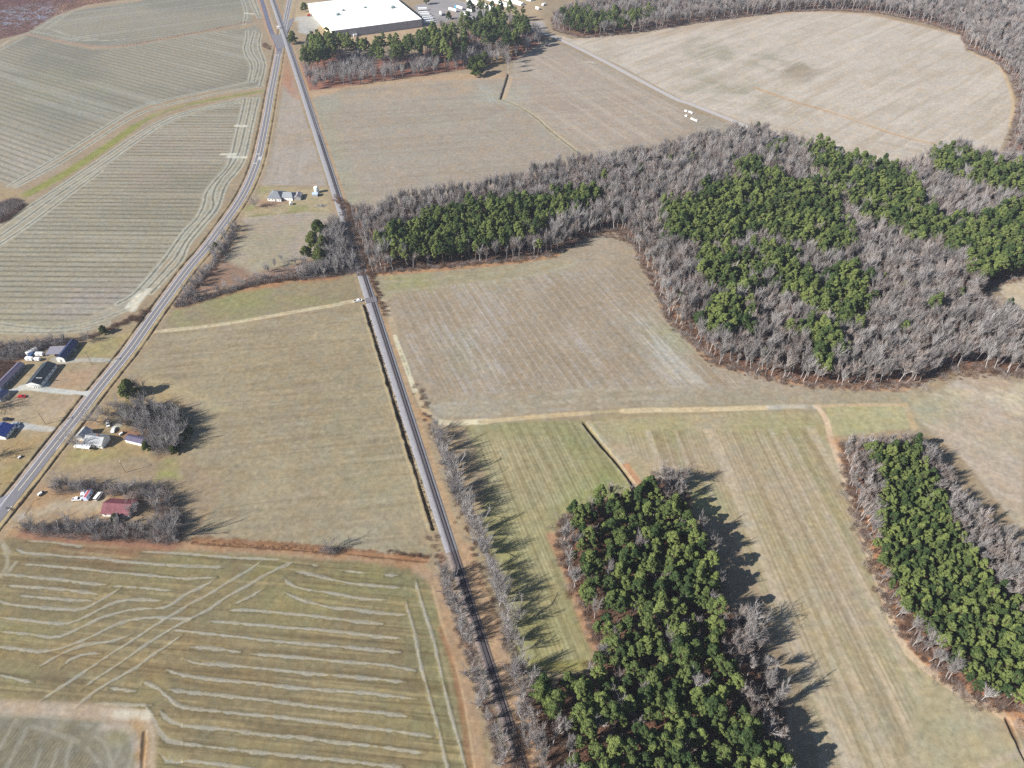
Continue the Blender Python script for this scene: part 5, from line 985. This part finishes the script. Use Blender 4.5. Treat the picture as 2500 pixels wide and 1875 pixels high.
a, b = ends("l 170,850 370,560", .2); cc, rz, L = frame_of(a, b); tag(MB().box(-L/2, -.35, 0, L/2, .35, .18).build('walkway', [CONC]), 'narrow concrete walkway along the front of the blue-roofed house', 'walkway'); bpy.data.objects['walkway'].location = (*cc, .06); bpy.data.objects['walkway'].rotation_euler = (0, 0, rz)
# white farmhouse
a, b = ends("m 330,470 800,530", 5.4)
r, rf, L = gable_house('farmhouse', 'old white farmhouse with a pale tin L-shaped roof right beside the road', 'farmhouse', a, b, 7.6, 3.1, 5.4, R_TIN, WHITE, .4, wins=4, chimney=True, stripes=True)
cc, rz, L2 = frame_of(a, b); inv = -rz
def to_local(p): d = np.asarray(p)-cc; return (d[0]*math.cos(-rz)-d[1]*math.sin(-rz), d[0]*math.sin(-rz)+d[1]*math.cos(-rz))
w0 = to_local(P1("m 310,230", 5.4)); w1 = to_local(P1("m 290,470", 5.4))
m = MB(); x0 = w0[0]; m.add([], []); yb, yt = sorted((w0[1], w1[1]))
mw = MB(); mw.box(x0-3, yb, 0, x0+3, yt, 3.1); mw.build('wing_wall', [WHITE], r)
m = MB(); m.add([(x0-3.4, yb-.4, 2.9), (x0, yb-.4, 5.3), (x0+3.4, yb-.4, 2.9), (x0-3.4, yt+.4, 2.9), (x0, yt+.4, 5.3), (x0+3.4, yt+.4, 2.9)], [(0, 1, 4, 3), (1, 2, 5, 4), (0, 2, 1), (3, 4, 5), (0, 3, 5, 2)]); m.build('wing_roof', [R_TIN], r)
m = MB(); px0, px1 = -L2/2-4.5, -L2/2+5; m.add([(px0, -7.2, 2.3), (px1, -7.2, 2.3), (px1, -3.9, 2.85), (px0, -3.9, 2.85), (px0, -7.2, 2.45), (px1, -7.2, 2.45), (px1, -3.9, 3.0), (px0, -3.9, 3.0)], [(3, 2, 1, 0), (4, 5, 6, 7), (0, 1, 5, 4), (1, 2, 6, 5), (2, 3, 7, 6), (3, 0, 4, 7)]); m.build('porch_roof', [WHITE], r)
for x in (px0+.3, (px0+px1)/2, px1-.3): MB().box(x-.08, -7.0, 0, x+.08, -6.84, 2.4).build('post', [WHITE], r)
a, b = ends("m 1425,480 1870,585", 3.4)
gable_house('farm_shed', 'long low shed with a white south wall and dark roof east of the white farmhouse', 'shed', a, b, 4.6, 2.4, 3.4, R_PURP, WHITE, .2, wins=0, door=False)
a, b = ends("c 1000,560 925,650", 5.0)
gable_house('old_barn', 'abandoned rusty-roofed barn buried among bare trees of the farmhouse thicket', 'barn', a, b, 7, 2.8, 5.0, R_RUST, GREYW, .3, wins=1)
a, b = ends("n 925,525 1650,570", 5.2)
r, rf, L = gable_house('red_barn', 'long building with a dull red two-slope metal roof between two hedges', 'barn', a, b, 9.6, 2.6, 5.2, R_RED, WHITE, .4, wins=4, stripes=True)
# grey-roofed farmstead between the road and the railway
a, b = ends("o 200,330 560,350", 4.6)
r, rf, L = gable_house('farmhouse', 'grey-roofed farmhouse with two hipped blocks on the lawn between road and railway', 'farmhouse', a, b, 13.5, 2.9, 6.2, R_GREY, WHITE, .4, wins=4, hip=5.0)
cc, rz, L2 = frame_of(a, b)
m = MB(); x0 = L2/2+1; m.box(x0, -4, 0, x0+8.5, 5.5, 2.9); m.build('wing_wall', [WHITE], r)
m = MB(); m.add([(x0-1, -4.5, 2.9), (x0+9, -4.5, 2.9), (x0+9, 6, 2.9), (x0-1, 6, 2.9), (x0-1, .7, 5.6), (x0+6.5, .7, 5.6)], [(3, 2, 1, 0), (0, 1, 5, 4), (1, 2, 5), (2, 3, 4, 5), (3, 0, 4)]); m.build('wing_roof', [surf('pale grey shingles', (.24, .26, .275), .9, .12, 1.5)], r)
a, b = ends("o 985,300 930,440", 3.8)
gable_house('outbuilding', 'weathered grey outbuilding with a patched roof just east of the grey-roofed farmhouse', 'outbuilding', a, b, 6.0, 2.5, 3.8, surf('patched roof', (.2, .18, .19), .9, .6, .8, rgb2=(.42, .40, .42)), GREYW, .2, wins=1)
a, b = ends("o 760,575 775,615", 2.2)
gable_house('small_shed', 'tiny white shed on the lawn south of the grey farmhouse', 'shed', a, b, 2.4, 1.8, 2.3, WHITE, WHITE, .1, wins=0, door=False)
cc = P1("o 1480,330"); r = empty('storage_tank', cc, 0); tag(r, 'white domed tank beside a small blue-grey shed near the railway', 'tank')
m = MB(); m.cyl((0, 0, 0), (0, 0, 5), 2.1, 2.1, 16, 0, False); m.build('shell', [WHITE], r); m = MB(); m.cyl((0, 0, 5), (0, 0, 5.7), 2.1, 1.3, 16, 0, False); m.cyl((0, 0, 5.7), (0, 0, 6.0), 1.3, .1, 16, 0, True); m.build('dome', [WHITE], r)
a, b = ends("o 1500,370 1500,400", 2.8); gable_house('small_shed', 'small blue-grey shed in front of the white domed tank', 'shed', (cc[0]-2.2, cc[1]-6), (cc[0]+2.4, cc[1]-6), 4.6, 2.2, 3.0, surf('pale blue tin', (.38, .47, .60), .5, .1, 1), GREYW, .2, wins=0, door=False)
# woodpile
cc = P1("o 1580,700"); r = empty('brush_pile', cc, 0); tag(r, 'heap of cut brush and logs on the lawn near the railway', 'brush pile'); g = np.random.default_rng(5); m = MB()
for k in range(150):
    x, y = g.normal(0, 2.3), g.normal(0, 1.1); an = g.normal(0, .9); l = g.uniform(1, 2.6); z = max(.1, 1.3 - abs(x)*.3 - abs(y)*.3)*g.random(); m.cyl((x, y, z), (x+math.cos(an)*l, y+math.sin(an)*l, z+g.uniform(0, .4)), .09, .05, 4)
m.build('logs', [M['bark_grey']], r)
# factory
FL, BL, FRt = P1("e 1165,415", 10.5), P1("e 985,70", 10.5), P1("f 270,255", 10.5)
ux = (FRt-FL)/np.hypot(*(FRt-FL)); W_ = float(np.hypot(*(FRt-FL))); uy = np.array([-ux[1], ux[0]]); D_ = max(60.0, float((BL-FL)@uy))*1.12
r = empty('factory', FL, 0, math.atan2(ux[1], ux[0])); tag(r, 'huge flat white-roofed factory hall at the top of the photo', 'factory')
FW = surf('factory wall panels', (.34, .35, .38), .7, .12, .3); FWL = surf('cream wall panels', (.75, .70, .52), .7, .08, .5)
MB().box(0, 0, 0, W_, D_, 10.0).build('wall', [FW], r); MB().box(-.3, -.3, 10.0, W_+.3, D_+.3, 10.5).build('roof', [R_WHITE], r); MB().box(-.25, 2, 0, -.02, D_-1, 9.9).build('west_cladding', [FWL], r)
VM = surf('vent metal', (.20, .27, .25), .6, .2, 1)
def fl(s): p = P1(s, 10.6) - FL; return float(p@ux), float(p@uy)
for s, k in (("e 1250,205", 3.0), ("e 1320,145", 2.2), ("e 1615,108", 2.2), ("e 1990,110", 3.2)):
    x, y = fl(s); m = MB(); m.box(x-k, y-k*.7, 10.52, x+k, y+k*.7, 10.52+k*.75, 0, .3); m.cyl((x, y, 10.5+k*.75), (x, y, 10.5+k*1.3), k*.3, k*.3, 8); m.build('roof_unit', [VM], r)
for k in range(9): MB().box(W_*(k+.5)/9-.06, -.12, .02, W_*(k+.5)/9+.06, -.01, 10).build('downpipe', [DARKW], r)
for k in range(6): MB().box(W_+.02, 6+k*8, 1.2, W_+.12, 9.2+k*8, 4.6).build('dock_door', [WHITE], r)
MB().box(W_*.215, -3, 0, W_*.215+5, -.32, 3.2).build('entrance_block', [WHITE], r)
# lorry trailers
TYRE = surf('tyre rubber', (.02, .02, .02), .9, .2, 5); CHR = surf('grey metal', (.3, .3, .31), .4, .1, 3, metal=.5)
def wheels(par, xs, y, rr=.36, wd=.26):
    for x in xs:
        for s in (-1, 1):
            w_ = MB().cyl((x, s*y-wd/2, rr), (x, s*y+wd/2, rr), rr, rr, 10).build('wheel', [TYRE], par); MB().cyl((x, s*(y+wd/2+.01)-.01, rr), (x, s*(y+wd/2+.01)+.01, rr), rr*.55, rr*.55, 8).build('rim', [CHR], w_)
WTR = surf('white trailer skin', (.84, .84, .83), .45, .03, 2)
def trailer(c, rz, L, label, mat=WTR, cab=None, group=None, name='lorry_trailer', cat='lorry trailer', h=2.7):
    r = empty(name, c, .10, rz); tag(r, label, cat, group); m = MB(); m.box(-L/2, -1.3, 1.15, L/2, 1.3, 1.15+h)
    for k in range(int(L/1.2)): m.box(-L/2+.3+k*1.2, -1.33, 1.3, -L/2+.38+k*1.2, 1.33, 1.05+h)
    m.build('box_body', [mat], r); MB().box(-L/2+.2, -.5, .85, L/2-.2, .5, 1.15).build('chassis', [TYRE], r); wheels(r, (-L/2+1.3, -L/2+2.5), 1.1, .48)
    if cab is not None:
        x = L/2+.3; m = MB(); m.box(x, -1.2, .5, x+3.4, 1.2, 3.0, 0, .12); m.box(x+3.3, -1.0, .5, x+4.6, 1.0, 1.8, 0, .1); m.build('cab', [cab], r); MB().box(x+3.27, -1.0, 1.9, x+3.42, 1.0, 2.7).build('windscreen', [GLASS], r); wheels(r, (x+1.2, x+3.8), 1.1, .48)
    else: MB().box(L/2-2.6, -.9, 0, L/2-2.4, .9, 1.15).build('landing_leg', [CHR], r)
    return r
REDM = surf('red paint', (.42, .03, .03), .35, .05, 2); BLUM = surf('turquoise paint', (.03, .35, .6), .35, .05, 2)
def px_tr(s, L, label, **k):
    q = P(s, 2.5); c, rz, _ = frame_of(q[0], q[1]); return trailer(c, rz, L, label, **k)
px_tr("p 1460,245 1225,180", 15.5, 'long white trailer, left one of the pair parked in the factory lorry yard')
px_tr("p 1600,200 1400,130", 13.5, 'white trailer hitched to a turquoise cab in the factory lorry yard', cab=BLUM)
px_tr("p 1790,240 1655,215", 9, 'short white trailer, rightmost in the factory lorry yard'); px_tr("p 1690,325 1540,285", 10, 'white trailer nearest the trees in the factory lorry yard'); px_tr("p 1085,360 1045,235", 12, 'lone white trailer standing apart at the edge of the factory lorry yard')
for k, (s, n_) in enumerate((("p 570,195 740,190", 'first'), ("p 600,290 760,280", 'second'), ("p 640,325 790,318", 'third'), ("p 690,395 830,383", 'fourth'), ("p 720,440 860,425", 'fifth'), ("p 740,490 880,475", 'sixth'))):
    px_tr(s, 13, 'white trailer backed to the factory dock, %s from the far end of the dock row' % n_, mat=WTR, group='trailers at the factory docks')
px_tr("e 1005,178 880,190", 14.5, 'silver trailer with a red lorry cab beside the factory west wall', cab=REDM, mat=surf('silver skin', (.55, .58, .62), .35, .05, 2))
# polytunnels
PT = surf('white polythene', (.9, .9, .9), .5, .03, .3); names = ('nearest', 'second', 'third', 'farthest')
tun = [P("f 975,30 1250,130"), P("f 1060,-18 1500,105"), P("f 1290,-30 1640,70"), P("f 1480,-60 1770,12")]
dirv = tun[0][1]-tun[0][0]; dirv /= np.hypot(*dirv)
for k, q in enumerate(tun):
    b_ = q[1]; a_ = b_ - dirv*(62 if k == 0 else 95); c, rz, L = frame_of(a_, b_); r = empty('polytunnel', c, 0, rz); tag(r, 'long white polytunnel, %s of the row at the top of the photo' % names[k], 'polytunnel', 'polytunnels')
    n = 14; pr = [(4.6*math.cos(math.pi*i/n), 3.6*math.sin(math.pi*i/n)) for i in range(n+1)]; m = MB()
    m.add([(-L/2, y, z) for y, z in pr] + [(L/2, y, z) for y, z in pr], [(i, i+1, i+n+2, i+n+1) for i in range(n)]); m.build('cover', [PT], r, True)
    for s in (-1, 1): MB().add([(s*(L/2-.02), y, z) for y, z in pr], [tuple(range(n+1))]).build('end_wall', [PT], r)
    for i in range(0, int(L), 12): m2 = MB(); [m2.cyl((-L/2+i+.5, *(np.array(pr[j])*1.01)), (-L/2+i+.5, *(np.array(pr[j+1])*1.01)), .06, .06, 4, 0, False) for j in range(n)]; m2.build('hoop', [CHR], r)
# cars and pick-ups
def car(s, L, kind, mat, label, cat='car', dark=False):
    q = P(s, .8); c, rz, _ = frame_of(q[0], q[1]); r = empty({'pickup': 'pickup_truck', 'van': 'van'}.get(kind, 'parked_car'), c, .06, rz); tag(r, label, cat); W2 = .95; h2 = L/2; m = MB()
    prof = {'sedan': [(-h2, .35), (h2, .35), (h2, .75), (h2-.2, .88), (h2-1.25, .98), (h2-1.9, 1.42), (-h2+1.1, 1.42), (-h2+.5, 1.0), (-h2, .9)], 'suv': [(-h2, .4), (h2, .4), (h2, .85), (h2-.15, 1.0), (h2-1.2, 1.1), (h2-1.7, 1.72), (-h2+.25, 1.72), (-h2, 1.0)],
            'van': [(-h2, .4), (h2, .4), (h2, .9), (h2-.6, 1.15), (h2-1.2, 2.0), (-h2, 2.0)], 'pickup': [(-h2, .45), (h2, .45), (h2, .9), (h2-.15, 1.08), (h2-1.3, 1.15), (h2-1.85, 1.85), (h2-3.4, 1.85), (h2-3.7, 1.15), (-h2, 1.15)]}[kind]
    n = len(prof); v = []
    for y, k in ((-W2, 1), (-W2+.06, 1), (W2-.06, 1), (W2, 1)):
        for x, z in prof: nar = .12 if z > 1.2 else 0; v.append((x*(1 if abs(y) < W2-.01 else .985), (abs(y)-nar)*(1 if y > 0 else -1), z))
    f = [tuple(range(n-1, -1, -1)), tuple(range(3*n, 4*n))] + [(j*n+i, j*n+(i+1) % n, (j+1)*n+(i+1) % n, (j+1)*n+i) for j in range(3) for i in range(n)]
    m.add(v, f); m.build('body', [mat], r)
    top = max(z for _, z in prof); base = 1.0 if kind == 'sedan' else 1.12; xs = [x for x, z in prof if z > top-.05]; x0, x1 = min(xs), max(xs)
    m = MB(); fr = [x for x, z in prof if abs(z-base) < .2 and x > 0]; fx = max(fr) if fr else x1+.5
    m.add([(x1+.06, -.72, top-.06), (x1+.06, .72, top-.06), (min(fx, x1+.85)-.03, .78, base+.09), (min(fx, x1+.85)-.03, -.78, base+.09)], [(0, 1, 2, 3)]); m.build('windscreen', [GLASS], r)
    m = MB()
    for s_ in (-1, 1): m.box(x0+.1, s_*(W2-.07)-.015, base+.08, x1-.02, s_*(W2-.07)+.015, top-.1)
    m.build('side_windows', [GLASS], r)
    if kind == 'pickup': MB().box(-h2+.12, -.75, 1.152, h2-3.85, .75, 1.17).build('bed', [TYRE if not dark else CHR], r)
    else: m = MB(); m.add([(x0-.04, -.68, top-.06), (x0-.04, .68, top-.06), (x0-.32, .74, base+.12), (x0-.32, -.74, base+.12)], [(3, 2, 1, 0)]); m.build('rear_window', [GLASS], r)
    wheels(r, (-h2+.85, h2-.85), W2-.1, .34, .22)
    for s_ in (-1, 1): MB().box(h2-.03, s_*.65-.16, .62, h2+.02, s_*.65+.16, .76).build('headlight', [TRIM], r)
    return r
WP = surf('white car paint', (.82, .82, .81), .25, .02, 2, spec=.6); RP = surf('red car paint', (.42, .01, .02), .25, .05, 2, spec=.6); BP = surf('black car paint', (.02, .022, .03), .2, .1, 2, spec=.6); GP = surf('silver car paint', (.45, .47, .49), .3, .05, 2, metal=.4)
car("h 720,520 860,500", 5.8, 'pickup', WP, 'white pickup truck on the dirt lane, just left of the railway crossing', 'pickup truck')
car("k 600,1205 860,1205", 4.8, 'sedan', RP, 'small red car on the grass south of the slate-roofed house'); car("l 400,590 610,575", 4.9, 'suv', WP, 'white car parked at the west end of the drive of the blue-roofed house')
car("l 640,475 420,455", 4.6, 'sedan', GP, 'silver car next to the white one at the blue-roofed house'); car("l 130,330 350,325", 4.4, 'suv', BP, 'dark car on the grass north of the blue-roofed house')
car("m 925,120 930,215", 4.6, 'suv', WP, 'white car tucked among the trees just east of the farmhouse'); car("m 1050,380 1095,260", 4.9, 'sedan', WP, 'white car in the dirt yard east of the white farmhouse')
car("n 110,430 290,420", 5.0, 'pickup', WP, 'white pickup, leftmost of the vehicles in the red barn yard', 'pickup truck', True); car("n 700,440 860,250", 5.8, 'van', WP, 'long white van, rightmost of the vehicles in the red barn yard', 'van'); car("n 330,370 400,190", 5.6, 'pickup', WP, 'white pickup parked left of the red-striped camper', 'pickup truck', True)
car("j 770,1290 960,1060", 5.6, 'van', surf('navy van paint', (.05, .10, .22), .3, .1, 2), 'dark blue van between white trailers behind the slate-roofed house', 'van')
def box_trailer(s, L, w_, h, body, top, label, cat, name, stripe=None):
    q = P(s, h*.5); c, rz, _ = frame_of(q[0], q[1]); r = empty(name, c, .06, rz); tag(r, label, cat); m = MB(); m.box(-L/2, -w_/2, .5, L/2, w_/2, h, 0, .0); m.prism([(-w_/2, h), (w_/2, h), (w_/2-.3, h+.22), (-w_/2+.3, h+.22)], -L/2, L/2); m.build('body', [body], r)
    MB().box(-L/2+.3, -w_*.26, h+.22, L/2-.5, w_*.26, h+.30).build('roof_panel', [top], r); wheels(r, (-.5, .5), w_/2-.05, .33, .2)
    MB().cyl((L/2, 0, .5), (L/2+1.2, 0, .45), .06, .06, 6).build('drawbar', [CHR], r)
    for s_ in (-1, 1): MB().box(-.6, s_*w_/2-.02, 1.2, .6, s_*w_/2+.02, 1.8).build('window', [GLASS], r)
box_trailer("n 440,420 570,220", 6.2, 2.5, 2.7, surf('pale blue camper skin', (.55, .60, .75), .4, .05, 2), surf('faded red roof', (.38, .08, .07), .6, .2, 2), 'pale blue camper with a red strip on its roof in the red barn yard', 'camper', 'camper_trailer')
box_trailer("j 800,1130 930,1060", 7.0, 2.5, 2.6, WTR, WTR, 'white camper, back one of the group behind the slate-roofed house', 'camper', 'camper_trailer')
box_trailer("j 1010,1160 1130,1160", 4.6, 2.3, 2.3, WTR, WTR, 'white box trailer at the right end of the group behind the slate-roofed house', 'box trailer', 'box_trailer')
box_trailer("j 720,1280 870,1290", 4.4, 2.2, 2.2, WTR, WTR, 'white box trailer in front of the dark blue van', 'box trailer', 'box_trailer'); box_trailer("j 960,1290 1060,1300", 3.4, 2.0, 1.9, WTR, WTR, 'small white box trailer, nearest the drive in the group', 'box trailer', 'box_trailer')
box_trailer("f 1800,95 1880,130", 8.0, 3.2, 2.8, WTR, WTR, 'white cabin at the wood edge beyond the polytunnels', 'cabin', 'site_cabin'); box_trailer("f 1895,70 1945,50", 6.0, 3.0, 2.8, WTR, WTR, 'smaller white cabin at the wood edge, farther from the field road', 'cabin', 'site_cabin')
# white sheets of plastic-wrapped stacks beside the field road
g = np.random.default_rng(9)
for s, L, n_ in (("q 620,800 900,920", 9, 'biggest and nearest'), ("q 430,545 530,575", 3.5, 'small one, farthest left in the back pair'), ("q 570,575 720,645", 6, 'longer one in the back pair'), ("q 450,710 530,745", 3, 'tiny one behind the biggest')):
    q = P(s, .4); c, rz, _ = frame_of(q[0], q[1]); r = empty('wrapped_stack', c, 0, rz); tag(r, 'white plastic-wrapped stack beside the field road, %s' % n_, 'wrapped stack', 'wrapped stacks'); m = MB(); nn_ = int(L/1.5)
    for k in range(nn_): m.box(-L/2+k*L/nn_, -.9+g.normal(0, .1), 0, -L/2+(k+.93)*L/nn_, .9+g.normal(0, .1), 1.0+g.random()*.3, 0, .12)
    m.build('sheet', [WHITE], r)
# satellite dish-like white things and junk
def junk(s, label, name, cat, sz=1.0):
    c = P1(s); r = empty(name, c, 0, 1.0); tag(r, label, cat); MB().box(-1.1*sz, -.6*sz, .5*sz, 1.1*sz, .6*sz, 1.3*sz, 0, .1).build('body', [WHITE], r); MB().box(1.1*sz, -.4*sz, .4*sz, 2.0*sz, .4*sz, .9*sz).build('bonnet', [BP], r); wheels(r, (-.7*sz, 1.2*sz), .7*sz, .45*sz, .3*sz)
junk("s 1100,640", 'white and black tractor mower on the grass beside the roadside ditch', 'tractor_mower', 'tractor', 1.1); junk("l 680,1630", 'small white utility trailer on the lawn beside the road', 'utility_trailer', 'trailer', .8); junk("m 1290,450", 'dark rusty farm machine west of the long low shed', 'farm_machine', 'farm machine', 1.0)
# utility poles
WOODP = surf('pole timber', (.20, .15, .11), .9, .2, 2)
def pole(s, h, label, arm=True, lamp=False):
    r = empty('utility_pole', P1(s), 0, 2.1); tag(r, label, 'utility pole', 'utility poles'); MB().cyl((0, 0, 0), (0, 0, h), .17, .11, 8).build('pole', [WOODP], r)
    if arm: MB().box(-1.2, -.07, h-.9, 1.2, .07, h-.74).build('crossarm', [WOODP], r); MB().cyl((.3, .25, h-2.3), (.3, .25, h-1.3), .22, .22, 8).build('transformer', [CHR], r)
    if lamp: MB().cyl((0, 0, h-.2), (.9, 0, h), .04, .04, 5).build('bracket', [CHR], r); MB().cyl((.9, 0, h-.1), (.9, 0, h+.14), .28, .14, 8).build('lamp_head', [TRIM], r)
pole("a 1560,770", 11.5, 'leaning-looking utility pole beside the gravel drive of the navy-roofed home'); pole("b 770,525", 10, 'utility pole on the lawn north of the drive to the blue-roofed house')
pole("m 1400,1475", 8.5, 'yard lamp pole at the north edge of the hedge by the red-roofed barn', False, True); pole("g 1530,395", 10, 'utility pole beside the railway, level with the grey farmhouse')
# mailboxes and posts by the road
for s, l in (("b 1120,290", 'pale roadside post on the verge north of the drive to the blue-roofed house'), ("b 1020,420", 'pale roadside mailbox nearest the drive to the blue-roofed house'), ("s 350,1540", 'white marker post at the corner of the terraced field')):
    r = empty('mailbox', P1(s), 0, .8); tag(r, l, 'mailbox'); MB().box(-.06, -.06, 0, .06, .06, 1.1).build('post', [WOODP], r); MB().prism([(-.16, 1.1), (.16, 1.1), (.16, 1.3), (0, 1.42), (-.16, 1.3)], -.3, .3).build('box', [WHITE], r)
# signal hut and crossing gear
c = P1("e 440,385"); r = empty('signal_hut', c, 0, 0.2); tag(r, 'small white signal hut on the left of the railway by the road crossing', 'hut'); MB().box(-1.8, -1.3, 0, 1.8, 1.3, 2.7).build('wall', [WHITE], r); MB().box(-2, -1.5, 2.7, 2, 1.5, 2.85).build('roof', [WHITE], r)
for s, sd, l in (("e 430,345", 1, 'crossing signal mast on the left of the road-rail crossing'), ("e 555,510", -1, 'crossing signal mast on the right of the road-rail crossing')):
    r = empty('crossing_signal', P1(s), 0, .3); tag(r, l, 'crossing signal'); MB().cyl((0, 0, 0), (0, 0, 4), .08, .08, 6).build('mast', [CHR], r)
    m = MB(); [m.add([(-.6, -.06, 3.4+.6*k-.08), (.6, -.06, 3.4-.6*k+.52*0), (.6, -.06, 3.56-.6*k), (-.6, -.06, 3.4+.6*k+.08)], [(0, 1, 2, 3)]) for k in (-1, 1)]; m.build('crossbuck', [TRIM], r); MB().box(-.5, -.12, 2.5, .5, .05, 2.8).build('light_bar', [BP], r)
jr = empty('white_tank', P1("e 1020,330"), 0, .4); tag(jr, 'white skid tank on the gravel yard west of the factory', 'tank'); MB().cyl((-2.5, 0, 1.6), (2.5, 0, 1.6), 1.1, 1.1, 12).build('shell', [WHITE], jr); [MB().box(x-.2, -.9, 0, x+.2, .9, .8).build('saddle', [CHR], jr) for x in (-1.6, 1.6)]

# ---------------------------------------------------------------- air
hz = MB().box(-14900, -9900, -4, 14900, 16900, 330).build('haze', [])
hm = bpy.data.materials.new('haze air'); hm.use_nodes = True; hm.node_tree.nodes.clear()
ho = hm.node_tree.nodes.new('ShaderNodeOutputMaterial'); hv = hm.node_tree.nodes.new('ShaderNodeVolumePrincipled')
hv.inputs['Color'].default_value = (.80, .86, 1.0, 1); hv.inputs['Density'].default_value = 0.00008; hv.inputs['Anisotropy'].default_value = .2
hm.node_tree.links.new(hv.outputs[0], ho.inputs['Volume']); hz.data.materials.append(hm); tag(hz, 'thin pale winter haze over the whole farmland', 'haze', kind='stuff')
print('script done')
